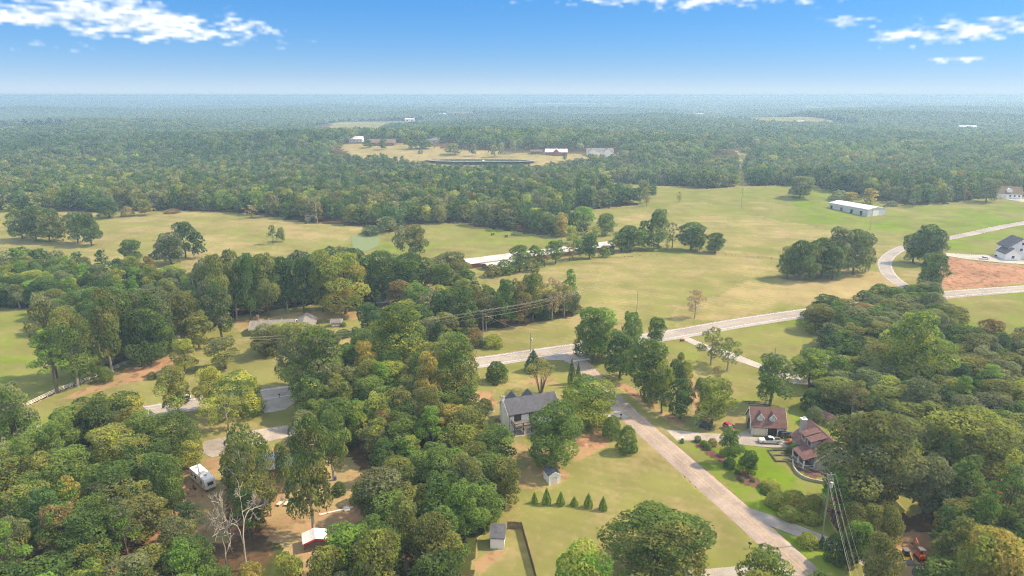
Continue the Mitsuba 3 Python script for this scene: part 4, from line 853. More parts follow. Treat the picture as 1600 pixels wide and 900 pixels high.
mat('white_car_paint', (.78, .78, .77), .25, .5, clearcoat=.6); mat('silver_car_paint', (.58, .59, .61), .3, .5, clearcoat=.6); mat('red_car_paint', (.42, .03, .025), .25, .5, clearcoat=.6); mat('dark_car_paint', (.035, .045, .07), .25, .5, clearcoat=.6); mat('blue_paint', (.05, .10, .30), .4); mat('yellow_machine', (.55, .38, .03), .45); mat('orange_machine', (.62, .10, .03), .45); mat('red_plastic', (.5, .04, .035), .5)
mat('lamp_red', (.4, .02, .02), .3); mat('wire_metal', (.42, .40, .37), .5, .4); mat('dark_hide', (.02, .018, .017), .8); mat('pale_board', (.68, .63, .55)); mat('blue_barrel', (.05, .12, .30), .5); mat('grey_machine', (.16, .16, .17), .5)
def water_bump(p, n, uv): return .5 + .2 * (fbm(p.x * .5, p.y * .5, octaves=2) - .5)
scene['pond_water'] = {'type': 'twosided', 'bsdf': {'type': 'principled', 'base_color': {'type': 'rgb', 'value': [.03, .05, .05]}, 'roughness': .12, 'specular': .6}}
scene['algae_water'] = {'type': 'twosided', 'bsdf': {'type': 'principled', 'base_color': {'type': 'rgb', 'value': [.17, .22, .10]}, 'roughness': .55, 'specular': .4}}

# ------------------------------------------------------------------ small modelling kit: things in their own frame, set down on the ground
class Thing:
    def __init__(s, name, label, cat, loc, rot=0, group=None, z=None):
        i, k = 1, name
        while k in labels: k = f'{name}_{i:03d}'; i += 1
        s.k = k; labels[k] = {'label': label, 'category': cat}
        if group: labels[k]['group'] = group
        s.x, s.y = float(loc[0]), float(loc[1]); s.z = float(height0(s.x, s.y)) if z is None else z
        a = math.radians(rot); s.R = np.array([[math.cos(a), -math.sin(a), 0], [math.sin(a), math.cos(a), 0], [0, 0, 1]])
    def w(s, v): return np.asarray(v, float) @ s.R.T + [s.x, s.y, s.z]
    def part(s, name, mesh, m, smooth=False, parent=None, label=None, kind=None):
        k = numbered((parent or s.k) + '__' + name)
        if isinstance(mesh, list): mesh = join(mesh)
        if hasattr(mesh, 'vertices'): mesh = (np.array(mesh.vertices), np.array(mesh.faces))
        scene[k] = ply((s.w(mesh[0]), mesh[1]), m, smooth=smooth)
        if label or kind: labels[k] = {**({'label': label} if label else {}), **({'kind': kind} if kind else {})}
        return k
def bx(x0, y0, z0, x1, y1, z1):
    m = trimesh.creation.box(extents=[abs(x1 - x0), abs(y1 - y0), abs(z1 - z0)])
    return np.array(m.vertices) + [(x0 + x1) / 2, (y0 + y1) / 2, (z0 + z1) / 2], np.array(m.faces)
def cyl(p, q, r, n=10, r2=None): 
    v, f = tube_mesh([p, q], [r, r if r2 is None else r2], n)
    c = np.array([p, q], float); k = len(v)
    i = np.arange(n)
    f2 = np.vstack([np.stack([np.full(n, k), (i + 1) % n, i], 1), np.stack([np.full(n, k + 1), n + i, n + (i + 1) % n], 1)])
    return np.vstack([v, c]), np.vstack([f, f2])
def hull(pts):
    m = trimesh.convex.convex_hull(np.asarray(pts, float)); return np.array(m.vertices), np.array(m.faces)
def ext(poly, y0, y1):
    """Side outline (x, z) drawn out across y."""
    m = trimesh.creation.extrude_polygon(Polygon(poly), y1 - y0, engine='earcut')
    v = np.array(m.vertices); return np.column_stack([v[:, 0], y1 - v[:, 2], v[:, 1]]), np.array(m.faces)
def turn(m, about=(0, 0)):
    """Quarter turn: swaps x and y about a point."""
    v = np.array(m[0]) - [about[0], about[1], 0]
    return np.column_stack([-v[:, 1], v[:, 0], v[:, 2]]) + [about[0], about[1], 0], m[1]
def gable(t, x0, y0, x1, y1, eave, ridge, along='x', wall='white_siding', roof='slate_shingle', over=.45, parent=None, thick=.16, base=-.6, names=('wall', 'roof'), trim='white_trim'):
    """Walls with gables and two roof slopes; the ridge runs along x or y."""
    if along == 'x':
        c = (y0 + y1) / 2; hw = (y1 - y0) / 2
        walls = ext_x([(y0, base), (y1, base), (y1, eave), (c, ridge - .02), (y0, eave)], x0, x1)
    else:
        c = (x0 + x1) / 2; hw = (x1 - x0) / 2
        walls = ext([(x0, base), (x1, base), (x1, eave), (c, ridge - .02), (x0, eave)], y0, y1)
    wk = t.part(names[0], walls, wall, parent=parent)
    sl = (ridge - eave) / hw; out = []
    for sgn in (-1, 1):
        e = hw + over; q = [(c, ridge + .03), (c + sgn * e, ridge + .03 - sl * e), (c + sgn * e, ridge + .03 - sl * e + thick), (c, ridge + .03 + thick)]
        if sgn < 0: q = q[::-1]
        out.append(ext_x(q, x0 - over, x1 + over) if along == 'x' else ext(q, y0 - over, y1 + over))
    rk = t.part(names[1], out, roof, parent=parent)
    # rake boards at the gable ends
    b = []
    for sgn in (-1, 1):
        e = hw + over
        for end in ((x0, x1) if along == 'x' else (y0, y1)):
            o = end - over - .05 if end in (x0, y0) and end == (x0 if along == 'x' else y0) else end + over - .03
            q = [(c, ridge - .18), (c + sgn * e, ridge - .18 - sl * e), (c + sgn * e, ridge - sl * e + .17), (c, ridge + .17)]
            if sgn < 0: q = q[::-1]
            b.append(ext_x(q, o, o + .08) if along == 'x' else ext(q, o, o + .08))
    t.part('rake_board', b[0], trim, parent=rk); [t.part('rake_board', m, trim, parent=rk) for m in b[1:]]
    return wk, rk
def ext_x(poly, x0, x1):
    """Outline (y, z) drawn out along x."""
    m = trimesh.creation.extrude_polygon(Polygon(poly), x1 - x0, engine='earcut')
    v = np.array(m.vertices); return np.column_stack([x0 + v[:, 2], v[:, 0], v[:, 1]]), np.array(m.faces)
def win_y(t, face, a, z, w, h, name='window', frame='white_trim', glass='dark_glass', side=-1):
    k = t.part(name, bx(a - .1, face - .05, z - .1, a + w + .1, face + .05, z + h + .1), frame)
    t.part('pane', bx(a, face + side * .075, z, a + w, face, z + h), glass, parent=k); return k
def win_x(t, face, a, z, w, h, name='window', frame='white_trim', glass='dark_glass', side=-1):
    k = t.part(name, bx(face - .05, a - .1, z - .1, face + .05, a + w + .1, z + h + .1), frame)
    t.part('pane', bx(face + side * .075, a, z, face, a + w, z + h), glass, parent=k); return k

# ------------------------------------------------------------------ the white house and its sheds
o = G(795.5, 674.5)
t = Thing('white_house', 'white house with dark slate roof, white chimney and black deck beside the side road', 'house', o, 20.5)
wk, rk = gable(t, 0, 0, 15, 7.8, 5.3, 8.0)
for cx in (4.2, 9.2):     # cross gables on the far side
    e = ext([(cx - 2.1, 5.2), (cx + 2.1, 5.2), (cx, 7.4)], 5.2, 9.3); t.part('front_gable', e, 'white_siding')
    for sgn in (-1, 1):
        q = [(cx, 7.45), (cx + sgn * 2.5, 7.45 - 1.05 * 2.5), (cx + sgn * 2.5, 7.61 - 1.05 * 2.5), (cx, 7.61)]
        t.part('gable_roof', ext(q if sgn > 0 else q[::-1], 4.6, 9.7), 'slate_shingle')
ck = t.part('chimney', bx(-.75, 3.2, -.6, 0, 4.9, 6.2), 'white_siding'); t.part('stack', bx(-.72, 3.5, 6.2, -.02, 4.5, 9.0), 'white_siding', parent=ck); t.part('cap', bx(-.82, 3.4, 9.0, .08, 4.6, 9.15), 'grey_siding', parent=ck); [t.part('flue', cyl([-.37, y_, 9.15], [-.37, y_, 9.5], .14), 'brick', parent=ck) for y_ in (3.8, 4.2)]
t.part('downspout', bx(-.02, -.12, 0, .1, -.02, 5.2), 'black_paint'); t.part('gutter', bx(-.3, -.60, 4.80, 15.3, -.46, 4.94), 'black_paint')
dk = t.part('sliding_door', bx(1.5, -.06, 2.85, 3.6, .04, 5.0), 'black_paint'); [t.part('pane', bx(a, -.09, 2.95, a + .92, -.02, 4.9), 'dark_glass', parent=dk) for a in (1.58, 2.6)]
win_y(t, 0, 6.0, 3.7, 1.1, 1.0, frame='black_paint'); win_y(t, 0, 8.6, 3.6, 1.1, 1.2, frame='black_paint'); win_y(t, 0, 11.6, 3.6, 1.1, 1.2, frame='black_paint'); win_y(t, 0, 2.2, .5, 1.6, 1.7, name='basement_door', frame='black_paint'); win_y(t, 0, 5.0, 1.0, 1.2, 1.0, frame='black_paint')
dk = t.part('deck', bx(.4, -3.3, 2.5, 5.6, -.1, 2.7), 'deck_wood')
for x_ in (.5, 3.0, 5.5): t.part('post', bx(x_ - .1, -3.25, -.2, x_ + .1, -3.05, 3.75), 'black_paint', parent=dk)
for a in ((.4, -3.28, 5.6, -3.18), (.4, -3.2, .5, -.1), (5.5, -3.2, 5.6, -1.2)):
    t.part('rail', bx(a[0], a[1], 3.58, a[2], a[3], 3.68), 'black_paint', parent=dk); t.part('rail', bx(a[0], a[1], 2.8, a[2], a[3], 2.88), 'black_paint', parent=dk)
    n_ = int(max(a[2] - a[0], a[3] - a[1]) / .28)
    t.part('balusters', [bx(a[0] + (a[2] - a[0] - .03) * i / n_ if a[2] - a[0] > 1 else a[0] + .03, a[1] + (a[3] - a[1]) * i / n_ if a[3] - a[1] > 1 else a[1] + .03, 2.88, (a[0] + (a[2] - a[0] - .03) * i / n_ if a[2] - a[0] > 1 else a[0] + .03) + .035, (a[1] + (a[3] - a[1]) * i / n_ if a[3] - a[1] > 1 else a[1] + .03) + .035, 3.58) for i in range(n_ + 1)], 'black_paint', parent=dk, kind='stuff')
sk = t.part('stair', [bx(5.7 + i * .3, -1.1, 2.3 - i * .26, 6.0 + i * .3, -.15, 2.36 - i * .26) for i in range(9)], 'deck_wood', parent=dk)
for y_ in (-1.15, -.12): t.part('stringer', hull([(5.6, y_, 2.2), (5.6, y_, 2.6), (8.5, y_, -.1), (8.5, y_, .3), (5.6, y_ + .06, 2.2), (5.6, y_ + .06, 2.6), (8.5, y_ + .06, -.1), (8.5, y_ + .06, .3)]), 'black_paint', parent=dk); t.part('handrail', tube_mesh([(5.6, y_, 3.6), (8.4, y_, 1.2)], [.05, .05], 5), 'black_paint', parent=dk)
t.part('patio', bx(.2, -3.6, -.2, 5.8, -.05, .07), 'concrete')
t.part('bed_edging', [bx(-1.6, .1 + i * .8, -.1, -1.45, .8 + i * .8, .16) for i in range(7)] + [bx(6.1, -3.2, -.1, 8.8, -3.05, .16)], 'pale_concrete')

o = G(857.8, 758.4)
t = Thing('garden_shed', 'small white shed with dark gable roof under the broad shade tree', 'shed', o, 19)
gable(t, 0, 0, 2.9, 3.6, 2.45, 3.3, 'y', over=.18)
dk = t.part('double_door', bx(.75, -.05, .05, 2.15, .03, 2.15), 'white_trim'); [t.part('leaf', bx(a, -.07, .15, a + .6, -.02, 2.05), 'beige_door', parent=dk) for a in (.82, 1.48)]
for x_ in (-.02, 2.82): t.part('corner_board', bx(x_, -.03, 0, x_ + .1, .07, 2.4), 'white_trim')
o = G(766, 857)
t = Thing('lean_to_shed', 'white shed with sloping dark roof in the fenced corner at the bottom', 'shed', o, -3)
t.part('wall', ext_x([(0, -.4), (3.2, -.4), (3.2, 3.3), (0, 2.5)], 0, 2.9), 'white_siding'); t.part('roof', ext_x([(-.3, 2.48), (3.5, 3.43), (3.5, 3.58), (-.3, 2.63)], -.15, 3.05), 'slate_shingle'); t.part('corner_board', bx(2.82, -.03, 0, 2.93, .08, 2.5), 'white_trim')
o = G(892, 945)
t = Thing('neighbour_house', 'house at the bottom edge of which only the dark roof shows', 'house', o, 28)
gable(t, -6, -4, 7, 4, 3.0, 5.3, 'x')
# ------------------------------------------------------------------ garage
o = G(1174, 680)
t = Thing('garage_building', 'sage green garage with steep red roof and two dormers', 'garage', o, -6)
gable(t, 0, 0, 8.9, 7.2, 2.85, 6.8, 'x', 'sage_siding', 'red_shingle', .4)
for cx in (2.2, 5.5):
    dm = t.part('dormer', ext([(cx - .75, 3.6), (cx + .75, 3.6), (cx + .75, 5.2), (cx, 6.15), (cx - .75, 5.2)], .95, 3.3), 'sage_siding')
    for sgn in (-1, 1):
        q = [(cx, 6.2), (cx + sgn * 1.05, 6.2 - 1.27 * 1.05), (cx + sgn * 1.05, 6.33 - 1.27 * 1.05), (cx, 6.33)]
        t.part('roof', ext(q if sgn > 0 else q[::-1], .65, 3.5), 'red_shingle', parent=dm)
        q = [(cx, 5.98), (cx + sgn * 1.08, 5.98 - 1.27 * 1.08), (cx + sgn * 1.08, 6.31 - 1.27 * 1.08), (cx, 6.31)]
        t.part('rake_board', ext(q if sgn > 0 else q[::-1], .56, .64), 'white_trim', parent=dm)
    t.part('window_frame', bx(cx - .52, .90, 3.9, cx + .52, .95, 5.25), 'white_trim', parent=dm); t.part('window_pane', bx(cx - .42, .86, 4.0, cx + .42, .91, 5.15), 'pale_door', parent=dm)
t.part('garage_door', bx(.6, -.05, .05, 3.6, .03, 2.35), 'beige_door'); t.part('open_bay', bx(4.2, -.03, .05, 6.7, .05, 2.4), 'dark_inside'); [t.part('bay_post', bx(x_, -.07, 0, x_ + .14, .03, 2.5), 'white_trim') for x_ in (4.06, 6.7)]
t.part('bay_lintel', bx(4.0, -.07, 2.4, 6.9, .03, 2.55), 'white_trim'); t.part('glazed_door', bx(7.1, -.05, .1, 8.4, .03, 2.3), 'pale_door'); [t.part('corner_board', bx(x_, -.06, 0, x_ + .15, .06, 2.8), 'white_trim') for x_ in (-.03, 8.78)]
# ------------------------------------------------------------------ red roofed house under the oak
o = G(1274, 735)
t = Thing('red_roofed_house', 'grey house with red shingle roof, chimney and white porch under the huge oak', 'house', o, 4)
gable(t, 0, 0, 9.5, 13, 3.0, 6.8, 'y', 'grey_siding', 'red_shingle', .5)
for y_ in (4.2, 7.4):
    dm = t.part('dormer', bx(.6, y_, 3.4, 4.0, y_ + 2.2, 5.6), 'grey_siding')
    t.part('roof', hull([(.2, y_ - .3, 5.45), (.2, y_ + 2.5, 5.45), (4.4, y_ - .3, 6.6), (4.4, y_ + 2.5, 6.6), (.2, y_ - .3, 5.6), (.2, y_ + 2.5, 5.6), (4.4, y_ - .3, 6.75), (4.4, y_ + 2.5, 6.75)]), 'red_shingle', parent=dm)
    t.part('pane', bx(.54, y_ + .5, 4.1, .62, y_ + 1.7, 5.2), 'dark_glass', parent=dm)
ck = t.part('chimney', bx(1.2, 11.0, 2.5, 2.5, 12.2, 8.2), 'stone'); t.part('cap', bx(1.1, 10.9, 8.2, 2.6, 12.3, 8.4), 'white_trim', parent=ck); t.part('satellite_dish', cyl([1.8, 11.5, 8.7], [1.72, 11.35, 8.75], .4, 12), 'white_trim')
pr = t.part('porch_roof', hull([(-3.2, .2, 2.6), (-3.2, 6.4, 2.6), (.3, .2, 3.7), (.3, 6.4, 3.7), (-3.2, .2, 2.78), (-3.2, 6.4, 2.78), (.3, .2, 3.88), (.3, 6.4, 3.88)]), 'red_shingle')
for x_, y_ in ((-3.0, .4), (-3.0, 3.2), (-3.0, 6.2), (-.2, .4)): t.part('porch_post', bx(x_ - .12, y_ - .12, -.2, x_ + .12, y_ + .12, 2.65), 'white_trim')
t.part('porch_floor', bx(-3.2, .2, -.2, 0, 6.4, .45), 'deck_wood'); t.part('porch_rail', bx(-3.05, .36, 1.1, -.1, .44, 1.2), 'white_trim'); t.part('porch_rail', bx(-3.05, .4, 1.1, -2.97, 6.2, 1.2), 'white_trim')
win_y(t, 0, 1.6, 1.0, 1.3, 1.4); win_y(t, 0, 6.4, 1.0, 1.3, 1.4); win_y(t, 0, 4.0, 4.4, 1.3, 1.3); win_x(t, 0, 2.4, 1.0, 1.4, 1.4)
o = G(1300.5, 668.5)
t = Thing('tan_shed', 'little tan shed with red roof behind the red roofed house', 'shed', o, 22)
gable(t, 0, 0, 2.6, 4.2, 2.2, 3.0, 'y', 'tan_siding', 'red_shingle', .2); t.part('door', bx(.8, -.05, .05, 1.8, .03, 2.0), 'grey_siding'); win_x(t, 0, 1.4, 1.0, .8, .8)
# planter beds and the curved garden wall by the house
o = G(1212, 722)
t = Thing('raised_planter', 'low timber framed garden bed on the corner of the bright lawn', 'planter', o, 0)
for a in ((0, 0, 8.6, .25), (0, 3.0, 8.0, 3.25), (0, 5.6, 8.4, 5.85), (0, 0, .25, 5.8), (4.6, 0, 4.85, 5.8), (8.3, 0, 8.55, 5.8)): t.part('timber', bx(a[0], a[1], -.2, a[2], a[3], .42), 'old_wood')
gw = G(np.array([1238., 1240, 1246, 1258, 1272, 1288]), np.array([721., 732, 741, 749, 753, 756]))
cv = smooth_line(gw, .8)
m, _ = ribbon(cv, [-.15, .15], .75); v, f = m; nV = len(v); lowv = v.copy(); lowv[:, 2] -= 1.0
k2 = 2; side = []
for i in range(len(cv) - 1):
    for a, b in ((i * 2, i * 2 + 2), (i * 2 + 3, i * 2 + 1)): side.append((a, b, b + nV)); side.append((a, b + nV, a + nV))
f3 = np.vstack([f[:, [0, 1, 2]], f[:, [0, 2, 3]], np.array(side)])
scene['garden_wall'] = ply((np.vstack([v, lowv]), f3), 'stone'); labels['garden_wall'] = {'label': 'low curved stone wall below the red roofed house', 'category': 'wall'}
# ------------------------------------------------------------------ barns, farm buildings, other houses
B, A, C = G(1355, 338.5), G(1328.5, 325), G(1383, 335.5)
t = Thing('white_barn', 'long white metal barn in the pasture on the right', 'barn', B, math.degrees(math.atan2(C[1] - B[1], C[0] - B[0])))
LB = 38.0; WB = float(np.linalg.norm(C - B))
gable(t, 0, 0, WB, LB, 5.4, 6.9, 'y', 'barn_metal', 'bright_metal', .3, base=-2.5)
for y_ in (5, 14, 24, 34): t.part('door', bx(-.08, y_, .1, .02, y_ + 2.2, 3.4), 'dark_inside')
t.part('end_door', bx(WB * .3, -.06, .1, WB * .62, .03, 4.2), 'white_siding')
P0, P1 = G(734, 420), G(960, 391)
for i, (off, a0, a1, lb) in enumerate(((0, 0, 1.0, 'long low poultry barn with pale metal roof behind the field hedge'), (-14, .06, .26, 'shorter poultry barn roof in front of the long one'))):
    d = P1 - P0; Ld = float(np.linalg.norm(d)); u = d / Ld; nrm = np.array([-u[1], u[0]])
    q = P0 + u * Ld * a0 + nrm * off
    t = Thing('poultry_barn', lb, 'barn', q, math.degrees(math.atan2(u[1], u[0])), z=float(min(height0(*P0), height0(*P1))))
    gable(t, 0, 0, Ld * (a1 - a0), 11, 3.0, 4.3, 'x', 'red_wall', 'old_metal', .8, base=-5)
o = G(392, 525)
t = Thing('low_grey_house', 'low brick house with wide grey roof behind the lawn on the left', 'house', o, 9)
gable(t, 0, 0, 16, 9, 2.6, 4.5, 'x', 'brick', 'grey_shingle', .6); gable(t, 16, 1.6, 23.5, 11, 2.6, 4.6, 'y', 'brick', 'grey_shingle', .6, names=('wing_wall', 'wing_roof'))
ck = t.part('chimney', bx(1.2, 7.0, 3, 2.0, 7.8, 6.0), 'brick'); win_x(t, 0, 3.2, 1.0, 1.2, 1.2); [win_y(t, 0, a, 1.0, 1.3, 1.2) for a in (2, 6, 12.5)]; t.part('front_door', bx(9.2, -.05, .1, 10.2, .03, 2.2), 'white_trim'); [t.part('roof_vent', cyl([a, 6.2, 3.7], [a, 6.2, 4.6], .12), 'white_trim') for a in (6, 11)]
o = G(518, 511)
t = Thing('well_house', 'tiny pale hut with blue grey roof between shrubs', 'shed', o, 4)
gable(t, 0, 0, 3.8, 2.6, 1.8, 2.9, 'x', 'tan_siding', 'grey_shingle', .35); t.part('shelf', bx(.3, -.5, .5, 3.5, -.05, .6), 'white_trim')
o = G(590, 481)
t = Thing('tin_roof_shed', 'small shed with bright tin roof behind the dark bluish tree', 'shed', o, 15)
gable(t, 0, 0, 4.4, 3.4, 2.3, 3.3, 'x', 'old_wood', 'bright_metal', .3)
o = G(402, 752)
t = Thing('blue_roofed_house', 'house with pale blue metal roof half hidden by trees beside the dirt yard', 'house', o, 18)
gable(t, 0, 0, 9, 7.5, 3.0, 5.0, 'x', 'brick', 'blue_metal', .5); win_y(t, 0, 1.5, 1, 1.2, 1.2); win_y(t, 0, 6, 1, 1.2, 1.2)
o = G(476, 864)
t = Thing('corrugated_shed', 'shed with pale corrugated roof and red edge at the bottom left', 'shed', o, 20)
gable(t, 0, 0, 4.6, 3.4, 2.1, 2.8, 'y', 'old_wood', 'bright_metal', .25, trim='red_plastic')
for i in range(10): t.part('roof_rib', hull([(-.2 , -.1 + i * .36, 2.05), (-.2, -.04 + i * .36, 2.05), (2.3, -.1 + i * .36, 3.03), (2.3, -.04 + i * .36, 3.03), (-.2, -.07 + i * .36, 2.12), (2.3, -.07 + i * .36, 3.1)]), 'old_metal')
o = G(1282, 598)
t = Thing('cream_cottage', 'cream walled corner of a house beside the parked car above the garage', 'house', o, -20)
gable(t, 0, 0, 9, 8, 2.8, 5.0, 'y', 'tan_siding', 'grey_shingle', .4); win_y(t, 0, 1.2, 1, 1.1, 1.2)
# white house at the right edge
o = G(1564, 404)
t = Thing('white_gabled_house', 'large white house with dark roofs at the right edge beyond the red clay', 'house', o, -8)
gable(t, 3, 0, 17, 12, 6.4, 11.5, 'y', 'white_siding', 'slate_shingle', .5, base=-2); gable(t, 0, -4, 8, 6, 3.6, 6.6, 'y', 'white_siding', 'slate_shingle', .4, base=-2, names=('wing_wall', 'wing_roof'))
gable(t, 14, -6, 24, 8, 4.2, 7.4, 'y', 'white_siding', 'slate_shingle', .4, base=-2, names=('garage_wall', 'garage_roof')); [win_y(t, 0, a, 4.6, 1.3, 1.6) for a in (9, 12)]; win_y(t, -4, 3.2, 1.1, 1.4, 1.5); win_x(t, 3, 3, 4.0, 1.3, 1.6); t.part('garage_door', bx(16, -6.06, 0, 21, -5.97, 2.7), 'dark_glass'); win_y(t, 0, 9.5, 8, 1.3, 1.5)
o = G(1556, 309)
t = Thing('farmhouse', 'brown roofed white house among trees at the far right edge', 'house', o, -14)
gable(t, 0, 0, 20, 11, 4.2, 9.5, 'x', 'white_siding', 'brown_shingle', .6, base=-2)
dm = t.part('dormer', ext([(8, 5), (12, 5), (12, 7), (10, 8.6), (8, 7)], .6, 5), 'white_siding'); [t.part('garage_door', bx(a, -.08, .1, a + 2.8, .03, 2.5), 'beige_door') for a in (1.5, 5.0)]; [win_y(t, 0, a, 1.2, 1.4, 1.6) for a in (10, 13.5, 17)]
# the estate across the valley
pd = PP((672, 251), (690, 249.5), (720, 248.8), (760, 249), (808, 250.5), (830, 253.5), (822, 256), (780, 256.5), (720, 256.5), (690, 255), (676, 253))
zp = max(float(height0(*p)) for p in np.array(pd.exterior.coords)) + .25
v, f = trimesh.creation.triangulate_polygon(pd, engine='earcut'); scene['far_pond'] = ply((np.column_stack([v, np.full(len(v), zp)]), f), 'pond_water'); labels['far_pond'] = {'label': 'dark pond on the estate across the valley', 'category': 'pond', 'kind': 'structure'}
bk = pd.buffer(7).difference(pd.buffer(-.5))
(v, f), _ = sheet(bk, 0, 12); v[:, 2] = zp + .12; scene['pond_bank'] = ply((v, f), 'gravel', uv=v[:, :2] * .1); labels['pond_bank'] = {'label': 'pale bare bank round the far pond', 'category': 'bank', 'kind': 'structure'}
t = Thing('pond_fountain', 'white fountain standing in the far pond', 'fountain', G(755, 254.5), z=zp); t.part('basin', cyl([0, 0, -.5], [0, 0, .6], 2.2, 12, 1.6), 'white_trim'); t.part('jet', cyl([0, 0, .6], [0, 0, 4.2], .5, 8, .1), 'white_trim')
pg = PP((548, 370), (575, 367), (594, 367), (592, 384), (570, 394), (552, 388)); zq = float(np.mean([float(height0(*p)) for p in np.array(pg.exterior.coords)])) + .35
(v, f), _ = sheet(pg, .12, 4); scene['green_pond'] = ply((v, f), 'algae_water', smooth=True); labels['green_pond'] = {'label': 'green algae covered farm pond at the edge of the left pasture', 'category': 'pond', 'kind': 'structure'}
def far_house(name, label, px, py, w, d, e, r, wall, roof, cat='house', rot=0, wings=()):
    t = Thing(name, label, cat, G(px, py), rot)
    gable(t, -w / 2, 0, w / 2, d, e, r, 'x', wall, roof, .6, base=-4)
    for i in range(max(2, int(w / 5))): win_y(t, 0, -w / 2 + (i + .5) * w / max(2, int(w / 5)) - .7, 1.2, 1.4, 1.7)
    for (a, b, c, rr) in wings: gable(t, a, -3, b, d * .8, c, rr, 'y', wall, roof, .4, base=-4, names=('wing_wall', 'wing_roof'))
    return t
far_house('brown_barn', 'wide brown roofed barn on the hill across the valley', 596, 228, 40, 18, 5, 10, 'red_wall', 'brown_shingle', 'barn'); far_house('hillside_house', 'small white building left of the brown barn across the valley', 556, 222, 22, 12, 5, 9, 'white_siding', 'bright_metal')
far_house('white_lodge', 'long white building with pale roof right of the far pond', 869, 243, 32, 14, 5, 9, 'red_wall', 'bright_metal', rot=-4, wings=((-5, 5, 5, 9.6),)); far_house('stone_mansion', 'large pale mansion with several gables right of the white lodge', 938, 244, 38, 16, 6.5, 11, 'white_siding', 'grey_shingle', wings=((-17, -7, 6.5, 11.5), (5, 15, 6.5, 11.5)))
far_house('open_barn', 'small dark roofed barn left of the white lodge', 838, 241, 16, 10, 4, 6, 'old_wood', 'brown_shingle', 'barn'); far_house('hedge_house', 'pale roofed house at the right of the far hillside trees', 676, 224, 20, 12, 5, 9, 'tan_siding', 'grey_shingle'); far_house('ridge_house', 'white house in a far clearing beyond the power line gap', 818, 203, 26, 14, 6, 11, 'white_siding', 'bright_metal')
FAR = [(885, 166, 92, 'longest white warehouse on the horizon', 'white_siding'), (676, 163, 38, 'white warehouse left of the centre on the horizon', 'white_siding'), (786, 164, 24, 'small white warehouse on the horizon near the centre', 'white_siding'), (958, 166, 30, 'white warehouse right of the longest one', 'white_siding'), (720, 183, 34, 'tan warehouse below the horizon, left of centre', 'tan_siding'), (690, 181.5, 12, 'small white hall beside the tan warehouse', 'white_siding'), (762, 181.5, 14, 'small pale hall right of the tan warehouse', 'white_siding'), (812, 172, 18, 'pale hall below the small white warehouse', 'white_siding'),
       (640, 190, 14, 'white cluster house far left of the warehouses', 'white_siding'), (60, 183.5, 14, 'lone white house in the far woods on the left', 'white_siding'), (1092, 184, 16, 'white house in the far field right of centre', 'white_siding'), (1075, 157, 24, 'white hall on the right horizon', 'white_siding'), (1320, 169.5, 60, 'long tan roofs in the far field on the right', 'tan_siding'), (1252, 195, 10, 'tiny white house in the far right woods', 'white_siding'), (1512, 208, 26, 'pale houses in the woods at the far right', 'white_siding'), (1072, 204, 9, 'tiny white house left of the power line gap', 'white_siding'), (1150, 158, 20, 'pale hall on the horizon right of centre', 'white_siding'), (1392, 157, 30, 'pale sheds on the far right horizon', 'white_siding')]
for px, py, w, lb, wl in FAR:
    q = G(px, py); W_ = w * q[1] / FOC
    t = Thing('warehouse' if w > 15 else 'far_house', lb, 'warehouse' if w > 15 else 'house', q, 0)
    hh = (16 if w > 15 else 8) + W_ * .012
    gable(t, -W_ / 2, 0, W_ / 2, max(14, W_ * .35), hh, hh + 4, 'x', wl, 'bright_metal' if wl == 'white_siding' else 'grey_shingle', .5, base=-12)
    n_ = max(2, int(w / 5)); [t.part('window', bx(-W_ / 2 + (i + .3) * W_ / n_, -.2, 2, -W_ / 2 + (i + .7) * W_ / n_, .05, 6), 'dark_glass') for i in range(n_)]
